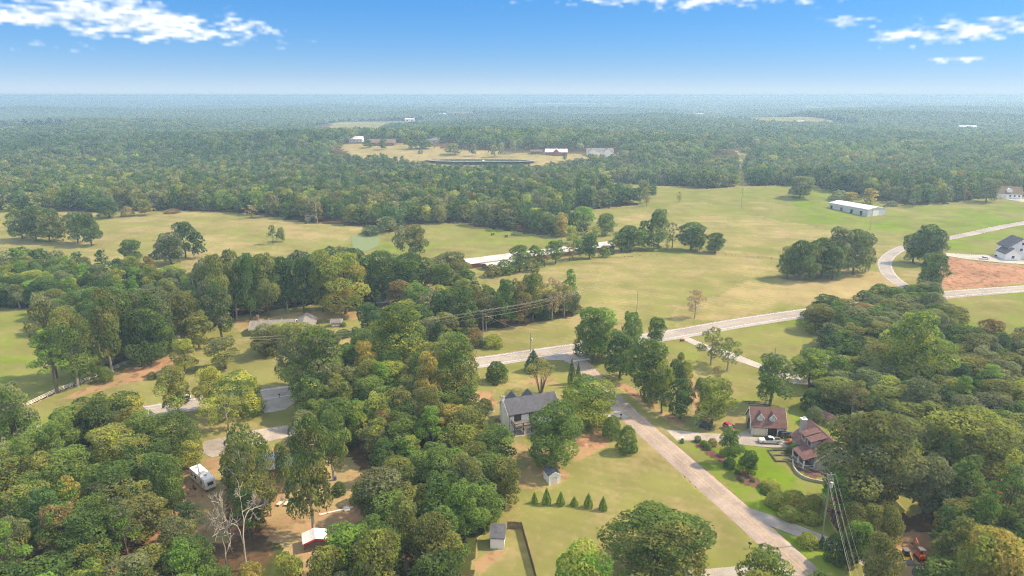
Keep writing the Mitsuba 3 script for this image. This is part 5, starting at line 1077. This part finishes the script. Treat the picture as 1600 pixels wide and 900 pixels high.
# ------------------------------------------------------------------ vehicles
def wheel_set(t, xs, half, r, w=.22):
    for x_ in xs:
        for s in (-1, 1):
            k = t.part('wheel', cyl([x_, s * half - w / 2, r], [x_, s * half + w / 2, r], r, 14), 'rubber', smooth=35); t.part('hub', cyl([x_, s * (half + w / 2 - .04), r], [x_, s * (half + w / 2 + .02), r], r * .55, 10), 'chrome', parent=k)
def car(label, px, py, rot, paint, kind='suv', L=4.7, cat='car', name='parked_car', group=None):
    t = Thing(name, label, cat, G(px, py), rot, group)
    t.z += .06
    h = L / 2
    if kind == 'pickup':
        body = [(-h, .45), (-h, 1.05), (-h + .05, 1.15), (-.35, 1.15), (-.3, 1.1), (1.2, 1.1), (h - .15, 1.02), (h, .85), (h, .42), (h - .5, .36), (-h + .4, .36)]
        glass = [(-.65, 1.1), (-.55, 1.75), (.55, 1.78), (1.25, 1.1)]; roof = (-.52, .5, 1.74)
    elif kind == 'sedan':
        body = [(-h, .5), (-h, .9), (-h + .3, .98), (-h + .9, .98), (1.0, .95), (h - .25, .82), (h, .68), (h, .38), (h - .5, .3), (-h + .4, .3)]
        glass = [(-h + .7, .95), (-h + 1.35, 1.4), (.25, 1.43), (1.15, .93)]; roof = (-h + 1.3, .28, 1.39)
    else:
        body = [(-h, .45), (-h, 1.02), (-h + .1, 1.08), (1.0, 1.05), (h - .2, .95), (h, .75), (h, .42), (h - .5, .34), (-h + .4, .34)]
        glass = [(-h + .1, 1.05), (-h + .45, 1.65), (.2, 1.68), (1.15, 1.03)]; roof = (-h + .4, .22, 1.64)
    def taper(m, z0, k):
        v = np.array(m[0]); s = 1 - np.clip((v[:, 2] - z0), 0, 2) * k; v[:, 1] *= s; return v, m[1]
    t.part('body', taper(ext(body, -.92, .92), .7, .1), paint); t.part('window', taper(ext(glass, -.86, .86), 1.0, .22), 'dark_glass')
    t.part('roof', hull([(roof[0], -.64, roof[2]), (roof[1], -.64, roof[2]), (roof[0], .64, roof[2]), (roof[1], .64, roof[2]), (roof[0] + .1, -.55, roof[2] + .09), (roof[1] - .1, -.55, roof[2] + .09), (roof[0] + .1, .55, roof[2] + .09), (roof[1] - .1, .55, roof[2] + .09)]), paint)
    for x_ in (roof[0] + .9 if kind != 'sedan' else roof[0] + .85,): [t.part('pillar', bx(x_, s * .80 - .03, .95, x_ + .09, s * .70 + .05, 1.62 if kind != 'sedan' else 1.38), paint) for s in (-1, 1)]
    if kind == 'pickup':
        t.part('bed', bx(-h + .12, -.72, 1.06, -.75, .72, 1.17), 'dark_inside'); t.part('tool_box', bx(-1.15, -.75, 1.15, -.72, .75, 1.5), paint)
    wheel_set(t, (-h + .95, h - .95), .82, .36)
    [t.part('headlight', bx(h - .06, s * .62 - .18, .66, h + .015, s * .62 + .18, .82), 'chrome') for s in (-1, 1)]; [t.part('tail_light', bx(-h - .015, s * .72 - .12, .75, -h + .05, s * .72 + .12, .95), 'lamp_red') for s in (-1, 1)]
    t.part('bumper', bx(h - .05, -.8, .4, h + .06, .8, .55), 'grey_machine')
    return t
def heading(line, p):
    i = int(np.argmin(np.linalg.norm(line - p, axis=1))); i = min(max(i, 2), len(line) - 3); d = line[i + 2] - line[i - 2]; return math.degrees(math.atan2(d[1], d[0]))
pc = G(285, 627)
car('white car driving along the highway at the left', 285, 626.5, heading(HIGHWAY, pc) + 180, 'white_car_paint', 'suv', 4.9, name='moving_car')
car('silver pickup truck parked in front of the garage', 1202, 692, 180 - 4, 'silver_car_paint', 'pickup', 5.8, 'pickup', 'pickup_truck')
car('red hatchback parked on the grass left of the garage', 1140, 672, -70, 'red_car_paint', 'suv', 4.2); car('dark blue car parked under the yellow green tree', 1100, 668, -40, 'dark_car_paint', 'sedan', 4.6)
car('white and dark car parked beside the cream walled cottage', 1277, 603, 160, 'white_car_paint', 'suv', 4.6); car('dark car behind the silver pickup, right of the garage', 1228, 683, 10, 'dark_car_paint', 'suv', 4.4); car('white car on the far loop drive at the right', 1537, 405, 175, 'white_car_paint', 'sedan', 5.0); car('dark car in front of the large white house', 1562, 401.5, 150, 'dark_car_paint', 'suv', 5.0)
car('dark truck parked beside the long white barn', 1381, 325, 60, 'dark_car_paint', 'pickup', 6.0, 'pickup', 'pickup_truck'); car('blue car under the trees at the far pasture edge', 1477, 319, 10, 'dark_car_paint', 'sedan', 5.0)
# utility trailer with its load
t = Thing('utility_trailer', 'flat rusty trailer loaded with orange and red gear', 'trailer', G(1241, 695), -5); t.z += .05
fk = t.part('frame', [bx(-2.4, -1, .5, 2.4, 1, .62), bx(-2.4, -1, .62, 2.4, -.93, 1.0), bx(-2.4, .93, .62, 2.4, 1, 1.0), bx(2.33, -1, .62, 2.4, 1, 1.5)], 'old_wood'); t.part('drawbar', tube_mesh([(-2.4, 0, .5), (-3.6, 0, .5)], [.06, .06], 6), 'grey_machine'); wheel_set(t, (.3,), 1.1, .34)
t = Thing('orange_tarp_bundle', 'orange bundle lying on the trailer', 'bundle', G(1238, 693.5), z=float(height0(*G(1241, 695))) + .67); t.part('cover', hull([(-1.2, -.6, 0), (1.2, -.6, 0), (-1.2, .7, 0), (1.2, .7, 0), (-.8, -.3, .5), (.7, -.2, .6), (-.6, .4, .45), (.6, .4, .55)]), 'orange_machine')
t = Thing('red_tank', 'bright red tank on the right end of the trailer', 'tank', G(1246, 694), z=float(height0(*G(1241, 695))) + .67); t.part('shell', cyl([-.6, 0, .5], [.6, 0, .5], .5, 14), 'red_plastic', smooth=35); t.part('cap', cyl([0, 0, .95], [0, 0, 1.1], .12), 'grey_machine')
# camper trailer
a, b = G(297, 747), G(322, 770)
d = b - a
t = Thing('camper_trailer', 'white camper trailer with leaf littered roof among the trees at the lower left', 'camper', a, math.degrees(math.atan2(d[1], d[0])))
LC = float(np.linalg.norm(d))
side = [(0.1, .5), (LC - .2, .5), (LC, .8), (LC - .1, 2.6), (LC - .5, 3.05), (.5, 3.1), (.1, 2.9)]
t.part('body', ext(side, 0, 2.5), 'white_siding'); t.part('stripe', bx(.4, -.02, 1.1, LC - .4, .02, 1.3), 'grey_siding'); [win_y(t, 0, a_, 1.5, 1.0, .8, frame='grey_siding') for a_ in (1.0, 3.2, 6.4)]; t.part('door', bx(LC * .55, -.05, .6, LC * .55 + .75, .03, 2.5), 'pale_door'); t.part('end_window', bx(LC - .06, .6, 1.5, LC + .03, 1.9, 2.3), 'dark_glass')
[t.part('roof_vent', bx(x_, .9, 3.05, x_ + .5, 1.5, 3.28), 'grey_siding') for x_ in (1.6, 4.2, 6.6)]; t.part('air_unit', bx(LC * .5, .75, 3.05, LC * .5 + 1.0, 1.7, 3.42), 'white_trim'); wheel_set(t, (LC * .55, LC * .55 + .85), 1.25, .36); 
for k in list(scene):
    if k.startswith(t.k + '__wheel'):
        pass
t.part('drawbar', tube_mesh([(0, 1.25, .5), (-1.3, 1.25, .5)], [.07, .07], 6), 'grey_machine')
# machines at the lower right
def machine(label, px, py, rot, paint, kind):
    t = Thing({'skid': 'skid_loader', 'dig': 'mini_excavator', 'cart': 'utility_cart'}[kind], label, {'skid': 'loader', 'dig': 'excavator', 'cart': 'cart'}[kind], G(px, py), rot)
    if kind == 'skid':
        t.part('body', hull([(-1.2, -.65, .35), (.9, -.65, .35), (-1.2, .65, .35), (.9, .65, .35), (-1.2, -.65, 1.3), (-1.2, .65, 1.3), (.6, -.6, .9), (.6, .6, .9)]), paint); t.part('cab', hull([(-.7, -.5, 1.2), (.6, -.5, .9), (-.7, .5, 1.2), (.6, .5, .9), (-.6, -.45, 2.1), (.45, -.45, 2.1), (-.6, .45, 2.1), (.45, .45, 2.1)]), 'dark_glass'); t.part('cab_roof', bx(-.75, -.55, 2.1, .6, .55, 2.2), 'grey_machine')
        [t.part('arm', tube_mesh([(-1.0, s * .78, 1.5), (.6, s * .78, 1.1), (1.6, s * .78, .5)], [.11, .1, .09], 6), paint) for s in (-1, 1)]; t.part('bucket', hull([(1.5, -.95, .1), (2.2, -.95, .1), (1.5, -.95, .8), (1.5, .95, .1), (2.2, .95, .1), (1.5, .95, .8)]), 'grey_machine'); wheel_set(t, (-.65, .55), .82, .42, .3)
    elif kind == 'dig':
        [t.part('track', hull([(-.9, s * .75 - .2, 0), (.9, s * .75 - .2, 0), (-1.1, s * .75 - .2, .3), (1.1, s * .75 - .2, .3), (-.9, s * .75 - .2, .55), (.9, s * .75 - .2, .55), (-.9, s * .75 + .2, 0), (.9, s * .75 + .2, 0), (-1.1, s * .75 + .2, .3), (1.1, s * .75 + .2, .3), (-.9, s * .75 + .2, .55), (.9, s * .75 + .2, .55)]), 'rubber') for s in (-1, 1)]
        t.part('house', hull([(-1.1, -.8, .6), (.8, -.8, .6), (-1.1, .8, .6), (.8, .8, .6), (-1.0, -.75, 1.3), (-.2, -.75, 1.3), (-1.0, .75, 1.3), (-.2, .75, 1.3), (.8, -.7, .9), (.8, .7, .9)]), paint); t.part('canopy', bx(-.6, -.6, 2.25, .7, .6, 2.35), 'grey_machine'); [t.part('canopy_post', bx(x_ - .04, y_ - .04, .9, x_ + .04, y_ + .04, 2.25), 'grey_machine') for x_ in (-.5, .6) for y_ in (-.5, .5)]; t.part('seat', bx(-.4, -.3, 1.1, .1, .3, 1.6), 'dark_inside')
        t.part('boom', tube_mesh([(.8, 0, .9), (1.6, 0, 2.6), (2.5, 0, 3.1)], [.15, .15, .12], 6), paint); t.part('stick', tube_mesh([(2.5, 0, 3.1), (3.1, 0, 1.7)], [.12, .09], 6), paint); t.part('bucket', hull([(2.9, -.3, 1.7), (3.3, -.3, 1.6), (3.2, -.3, 1.1), (2.9, .3, 1.7), (3.3, .3, 1.6), (3.2, .3, 1.1)]), 'grey_machine'); t.part('blade', bx(-1.6, -.9, .1, -1.5, .9, .5), paint)
    else:
        t.part('body', hull([(-1.3, -.7, .4), (1.3, -.7, .4), (-1.3, .7, .4), (1.3, .7, .4), (-1.3, -.7, .9), (1.0, -.65, .95), (-1.3, .7, .9), (1.0, .65, .95)]), paint); t.part('roof', bx(-.9, -.7, 1.85, .7, .7, 1.93), 'white_trim'); [t.part('roof_post', bx(x_ - .03, y_ - .03, .9, x_ + .03, y_ + .03, 1.85), 'grey_machine') for x_ in (-.8, .6) for y_ in (-.6, .6)]; t.part('seat', bx(-.6, -.6, .9, -.1, .6, 1.3), 'dark_inside'); wheel_set(t, (-.85, .9), .72, .32)
machine('yellow skid loader parked on the bare ground at the lower right', 1414, 873, -95, 'yellow_machine', 'skid'); machine('orange mini excavator with raised boom at the lower right', 1438, 873, 90, 'orange_machine', 'dig'); machine('blue cart with white roof at the bottom edge, right', 1437, 902, -80, 'blue_paint', 'cart')
# ------------------------------------------------------------------ poles, lamps and wires
def pole(label, px, py, ty, r=.16, arms=(), name='utility_pole', can=False, matl='pole_wood', rot=0):
    g_ = G(px, py); z = float(height0(*g_)); v = (CY - ty) / FOC; H = CAM_H + g_[1] * (-SP + v * CP) / (CP + v * SP) - z
    t = Thing(name, label, 'pole' if name != 'yard_light' else 'lamp', g_, rot)
    t.part('shaft', cyl([0, 0, -.5], [0, 0, H], r, 10, r * .65), matl, smooth=40)
    for (zz, w) in arms:
        k = t.part('crossarm', bx(-w / 2, -.18, H - zz, w / 2, -.06, H - zz + .14), matl); [t.part('insulator', cyl([x_, -.12, H - zz + .14], [x_, -.12, H - zz + .34], .06, 6), 'chrome', parent=k) for x_ in (-w / 2 + .12, w / 2 - .12)]
    if can: t.part('transformer', cyl([.42, 0, H - 3.4], [.42, 0, H - 2.3], .3, 12), 'old_metal', smooth=40)
    if name == 'yard_light': t.part('lamp_head', hull([(-.3, -.2, H - .1), (.3, -.2, H - .1), (-.3, .3, H - .1), (.3, .3, H - .1), (0, 0, H + .25)]), 'chrome')
    return t, np.array([g_[0], g_[1], z + H])
PB = pole('tall utility pole with transformer beside the side road at the lower right', 1283, 848, 738, .16, ((.5, 1.8), (1.6, 1.4)), can=True)[1]
PL = pole('utility pole in front of the copse beside the highway', 755, 544, 485, .17, ((.4, 2.0),))[1]
PM = pole('utility pole at the junction behind the dark evergreen', 829, 549, 519, .16, (), can=True)[1]
PT = pole('thin dark pole in the hay field above the roadside row', 994, 504, 455, .13)[1]; PR = pole('utility pole with transformer behind the dusty tree above the garage', 1208, 582, 543, .16, (), can=True)[1]
PC = pole('wooden pole in front of the camper trailer', 316, 776, 722, .13)[1]; pole('tall thin pole in the upper pasture by the power line', 1158, 325, 281, .2); pole('thin pole in front of the long white barn', 1359, 359, 322, .15)
PY = pole('yard light on a grey pole behind the low grey house', 487, 496, 477, .11, name='yard_light')[1]
def wire(name, label, a, b, sag, r=.022, group=None, cat='wire'):
    s = np.linspace(0, 1, 25)[:, None]; p = a * (1 - s) + b * s; p[:, 2] -= (4 * sag * s * (1 - s))[:, 0]
    k = numbered(name); scene[k] = ply(tube_mesh(p, np.full(25, r), 4), 'wire_metal', smooth=True); labels[k] = {'label': label, 'category': cat, **({'group': group} if group else {})}
q = ray(1346, 905); e1 = q * ((PB[2] - 1.5 - CAM_H) / q[2]) + [0, 0, CAM_H]; e1 = PB + (e1 - PB) * 1.7
for i, (dx, dz) in enumerate(((-.85, -.2), (-.5, -1.3), (0, -.1), (.5, -1.3), (.85, -.2), (.1, -2.6))):
    wire('power_line', 'one of the bundled power lines running down from the tall pole at the lower right', PB + [dx, 0, dz], e1 + [dx * 1.5, 0, dz], 1.2, .016, 'power lines at the lower right')
for i, z_ in enumerate((0, -1.3, -3.0)): wire('house_line', ('upper', 'middle', 'lower')[i] + ' thin line from the tall pole to the red roofed house', PB + [0, 0, z_ - .3], np.array([*G(1270, 722), 4.6 - .6 * i]), .5, .025)
for i, (dx, dz) in enumerate(((-.9, 0), (.9, 0), (0, -1.2), (0, -2.6))):
    wire('power_line', 'line strung beside the highway left of the copse pole', PL + [dx, 0, dz], np.array([-92., 222., 9.5 + dz * .8]) + [dx, 0, 0], 1.6, .034, 'highway lines left of the copse pole'); wire('power_line', 'line strung beside the highway right of the copse pole', PL + [dx, 0, dz], np.array([38., 282., 12.5 + dz * .8]) + [dx, 0, 0], 1.4, .034, 'highway lines right of the copse pole')
wire('power_line', 'single line from the copse pole to the junction pole', PL + [0, 0, -1.0], PM, .8, .034)
for i in range(2): wire('power_line', 'line following the side road from the junction pole', PM + [0, 0, -.2 - .9 * i], np.array([52., 166., 8.2 - .8 * i]), 1.8, .03, 'lines along the side road')
for i in range(2): wire('power_line', 'line crossing to the tall pole at the lower right', np.array([52., 166., 8.2 - .8 * i]), PB + [0, 0, -.8 - .9 * i], 1.0, .03, 'lines along the side road, lower half')
# ------------------------------------------------------------------ fences
def rail_fence(name, label, pts, gap, ph, rails, matl, pr=.07, board=.14, posts_parts=True, holder=None):
    c = smooth_line(GP(pts), gap); z = height0(c[:, 0], c[:, 1])
    k = numbered(name); labels[k] = {'label': label, 'category': 'fence'}; ps, rs = [], []
    for (x_, y_), z_ in zip(c, z): v, f = bx(-pr, -pr, -.2, pr, pr, ph); ps.append((v + [x_, y_, z_], f))
    for i in range(len(c) - 1):
        a, b = np.r_[c[i], z[i]], np.r_[c[i + 1], z[i + 1]]; u = (b - a) / np.linalg.norm(b - a); n_ = np.array([-u[1], u[0], 0]) * .03
        for h_ in rails:
            rs.append(hull([p + n_ * s + [0, 0, h_ + q] for p in (a, b) for s in (-1, 1) for q in (-board / 2, board / 2)]))
    if posts_parts:
        for m in ps: scene[numbered(k + '__post')] = ply(m, matl)
        for m in rs: scene[numbered(k + '__rail')] = ply(m, matl)
    else:
        scene[k + '__posts'] = ply(join(ps), matl); labels[k + '__posts'] = {'kind': 'stuff'}; scene[k + '__rails'] = ply(join(rs), matl); labels[k + '__rails'] = {'kind': 'stuff'}
rail_fence('white_rail_fence', 'white three rail fence running from the left edge up under the tall trees', [(36, 638), (60, 627), (90, 613), (122, 601), (150, 590), (180, 577), (210, 564), (245, 546), (282, 528)], 2.6, 1.45, (.45, .85, 1.28), 'white_trim', .08, .15)
rail_fence('black_field_fence', 'black rail fence along the outer side of the curving road', [(1440, 455), (1410, 446), (1388, 432), (1372, 418), (1366, 402), (1372, 388), (1400, 379)], 2.6, 1.45, (.5, .9, 1.3), 'black_paint', .09, .16, False); rail_fence('black_field_fence', 'black rail fence above the pale road on the right', [(1462, 364), (1500, 360), (1540, 351), (1580, 344), (1640, 333), (1720, 320)], 2.8, 1.5, (.5, .9, 1.3), 'black_paint', .1, .17, False); rail_fence('black_field_fence', 'black rail fence between the road and the large white house', [(1478, 386), (1520, 386.5), (1566, 387), (1640, 388)], 2.8, 1.5, (.5, .9, 1.3), 'black_paint', .1, .17, False)
rail_fence('black_field_fence', 'dark fence in front of the far right house', [(1512, 318), (1545, 319), (1580, 323), (1640, 328)], 3, 1.5, (.5, .9, 1.3), 'black_paint', .1, .17, False); rail_fence('black_field_fence', 'short dark fence by the red clay plot under the road trees', [(1434, 440), (1452, 452)], 2.4, 1.4, (.5, .9, 1.3), 'black_paint', .09, .16, False)
rail_fence('wire_fence', 'thin post fence along the hay field above the highway', [(935, 517), (1000, 506), (1085, 499), (1140, 494), (1230, 482), (1290, 472)], 5.0, 1.25, (.6, 1.1), 'old_wood', .06, .03, False); rail_fence('wire_fence', 'post fence line crossing the upper pasture', [(1110, 332), (1160, 334), (1210, 340), (1270, 351), (1330, 366), (1385, 376)], 6.0, 1.3, (.6, 1.1), 'old_wood', .09, .05, False); rail_fence('wire_fence', 'post fence below the upper pasture', [(1118, 396), (1160, 402), (1205, 405)], 5.0, 1.3, (.6, 1.1), 'old_wood', .08, .04, False)
c = smooth_line(GP([(793, 826), (805, 826), (815, 827)]), 2.2); c2 = smooth_line(GP([(815, 827), (819, 842), (824, 860), (829, 878), (834, 896), (838, 912)]), 2.2)
labels['board_fence'] = {'label': 'weathered dark board fence round the corner with the sloping roof shed', 'category': 'fence'}
for cc in (c, c2):
    for i in range(len(cc) - 1):
        a, b = cc[i], cc[i + 1]; u = (b - a) / np.linalg.norm(b - a); n_ = np.array([-u[1], u[0]]); L_ = np.linalg.norm(b - a); z_ = float(height0(*a))
        v, f = bx(-.06, -.06, -.2, .06, .06, 1.85); scene[numbered('board_fence__post')] = ply((v + [a[0], a[1], z_], f), 'old_wood')
        bd = []
        rb = np.random.default_rng(int(i + 50 * len(cc)))
        for j in range(int(L_ / .16)):
            q = a + u * (j * .16 + .08); hh = 1.68 + .08 * rb.random(); v, f = bx(-.07, .03, 0, .07, .055, hh); R_ = np.array([[u[0], n_[0], 0], [u[1], n_[1], 0], [0, 0, 1]]); bd.append((v @ R_.T + [q[0], q[1], z_], f))
        k = numbered('board_fence__panel'); scene[k] = ply(join(bd), 'old_wood'); labels[k] = {'kind': 'stuff'}
        scene[numbered('board_fence__rail')] = ply(hull([np.r_[p + n_ * s, z_ + q] for p in (a, b) for s in (-.02, .03) for q in (1.3, 1.4)]), 'old_wood')
# ------------------------------------------------------------------ small things
def mailbox(label, px, py):
    t = Thing('mailbox', label, 'mailbox', G(px, py), 45); t.part('post', bx(-.06, -.06, -.2, .06, .06, 1.1), 'old_wood'); t.part('box', [bx(-.14, -.3, 1.1, .14, .3, 1.3), ext([(-.14, 1.3), (.14, 1.3), (.1, 1.42), (0, 1.46), (-.1, 1.42)], -.3, .3)], 'black_paint')
mailbox('black mailbox beside the side road near the bottom', 1171, 857); mailbox('dark mailbox beside the highway on the left', 437, 622); mailbox('mailbox at the corner of the concrete pad by the side road', 970, 654)
t = Thing('stone_pillar', 'short stone gate pillar beside the gravel drive', 'pillar', G(1232, 809), 20); t.part('column', bx(-.35, -.35, -.2, .35, .35, 1.5), 'stone'); t.part('cap', bx(-.45, -.45, 1.5, .45, .45, 1.65), 'pale_board')
t = Thing('lawn_ornament', 'small white lawn ornament beside the driveway mouth', 'ornament', G(1066, 688), 30); t.part('bowl', cyl([0, 0, .5], [0, 0, .85], .25, 10, .5), 'white_trim'); t.part('foot', cyl([0, 0, -.1], [0, 0, .5], .3, 10, .14), 'white_trim')
t = Thing('garden_cart', 'red garden cart at the mouth of the middle drive', 'cart', G(1066, 533), 10); t.part('tub', hull([(-.55, -.4, .4), (.55, -.4, .4), (-.55, .4, .4), (.55, .4, .4), (-.7, -.45, .8), (.7, -.45, .8), (-.7, .45, .8), (.7, .45, .8)]), 'red_plastic'); wheel_set(t, (-.4, .4), .5, .25, .12); t.part('handle', tube_mesh([(-.9, 0, .6), (-2.0, 0, 1.0)], [.04, .04], 5), 'grey_machine')
t = Thing('log_pile', 'pile of grey logs beside the dusty tree above the garage', 'log pile', G(1183, 631), 0)
rb = np.random.default_rng(8)
for i in range(16):
    y_ = rb.uniform(-1.2, 1.2); zz = .15 + .24 * (i % 3) * (1 - abs(y_) / 1.6); a_ = rb.normal(0, .15); L_ = rb.uniform(2, 4.5); x_ = rb.uniform(-2.5, 2.5); t.part('log', cyl([x_ - L_ / 2, y_ - a_ * 2, zz], [x_ + L_ / 2, y_ + a_ * 2, zz + .1], rb.uniform(.1, .18), 7), 'pole_wood' if i % 2 else 'old_wood', smooth=40)
t = Thing('board_stack', 'white boards laid in a cross on the bare dirt yard', 'boards', G(536, 797), 22)
for a in ((-3.4, -.25, .6, .25), (.2, -1.0, 1.4, 1.1), (1.2, -.3, 2.3, .5), (-5.2, -.35, -3.6, .2)): t.part('board', bx(a[0], a[1], .05, a[2], a[3], .22), 'pale_board')
for i, (px, py, lb) in enumerate(((438, 788, 'left of the two pale chairs in the dirt yard'), (449, 788, 'right of the two pale chairs in the dirt yard'))):
    t = Thing('lawn_chair', lb, 'chair', G(px, py), -20 + 10 * i); t.part('seat', bx(-.5, -.9, .4, .5, .5, .48), 'pale_board'); t.part('backrest', hull([(-.5, .5, .45), (.5, .5, .45), (-.5, .9, 1.3), (.5, .9, 1.3), (-.5, .56, .4), (.5, .56, .4), (-.5, .97, 1.27), (.5, .97, 1.27)]), 'pale_board'); [t.part('leg', bx(x_ - .05, y_ - .05, 0, x_ + .05, y_ + .05, .4), 'pale_board') for x_ in (-.42, .42) for y_ in (-.8, .4)]
t = Thing('steel_drum', 'blue barrel at the foot of the straight dark trunk in the dirt yard', 'barrel', G(524, 750), 0); t.part('drum', cyl([0, 0, 0], [0, 0, .9], .32, 14), 'blue_barrel', smooth=40); t.part('lid', cyl([0, 0, .9], [0, 0, .96], .34, 14), 'blue_barrel', smooth=40)
t = Thing('grill', 'black kettle grill on the bare ground below the magnolia', 'grill', G(264, 715), 0); v = trimesh.creation.icosphere(2, .5); t.part('bowl', (np.array(v.vertices) * [1.3, 1, .8] + [0, 0, .8], np.array(v.faces)), 'black_paint', smooth=True); [t.part('leg', tube_mesh([(.2 * math.cos(q), .2 * math.sin(q), .6), (.45 * math.cos(q), .45 * math.sin(q), 0)], [.03, .03], 5), 'grey_machine') for q in (0, 2.1, 4.2)]
def cow(label, px, py, rot):
    t = Thing('cow', label, 'cow', G(px, py), rot)
    import manifold3d as m3
    def cap(a, ra, b, rb_): return m3.Manifold.batch_hull([m3.Manifold.sphere(ra, 14).translate(a), m3.Manifold.sphere(rb_, 14).translate(b)])
    ms = [cap((-.75, 0, 1.05), .42, (0, 0, 1.0), .44), cap((0, 0, 1.0), .44, (.65, 0, 1.1), .38), cap((.65, 0, 1.15), .3, (1.15, 0, 1.15), .2), cap((1.15, 0, 1.15), .19, (1.5, 0, .85), .1)]
    for s in (-1, 1): ms += [cap((.6, s * .2, .9), .16, (.6, s * .2, .45), .08), cap((.6, s * .2, .45), .08, (.58, s * .2, .05), .07), cap((-.85, s * .2, .95), .22, (-.75, s * .22, .6), .1), cap((-.75, s * .22, .6), .1, (-.95, s * .22, .42), .08), cap((-.95, s * .22, .42), .07, (-.9, s * .22, .05), .07), cap((1.05, s * .15, 1.3), .05, (1.0, s * .34, 1.28), .03)]
    ms.append(cap((-1.15, 0, 1.2), .05, (-1.25, 0, .5), .03))
    b = m3.Manifold.batch_boolean(ms, m3.OpType.Add).to_mesh()
    k = t.k; scene[k] = ply((t.w(b.vert_properties[:, :3]), b.tri_verts), 'dark_hide', smooth=50)
cow('dark cow grazing alone in the centre pasture', 770, 368, 15); cow('dark cow nearer the trees in the centre pasture', 801, 368, 160); cow('smaller looking dark cow between the other two in the centre pasture', 791, 371, 200)
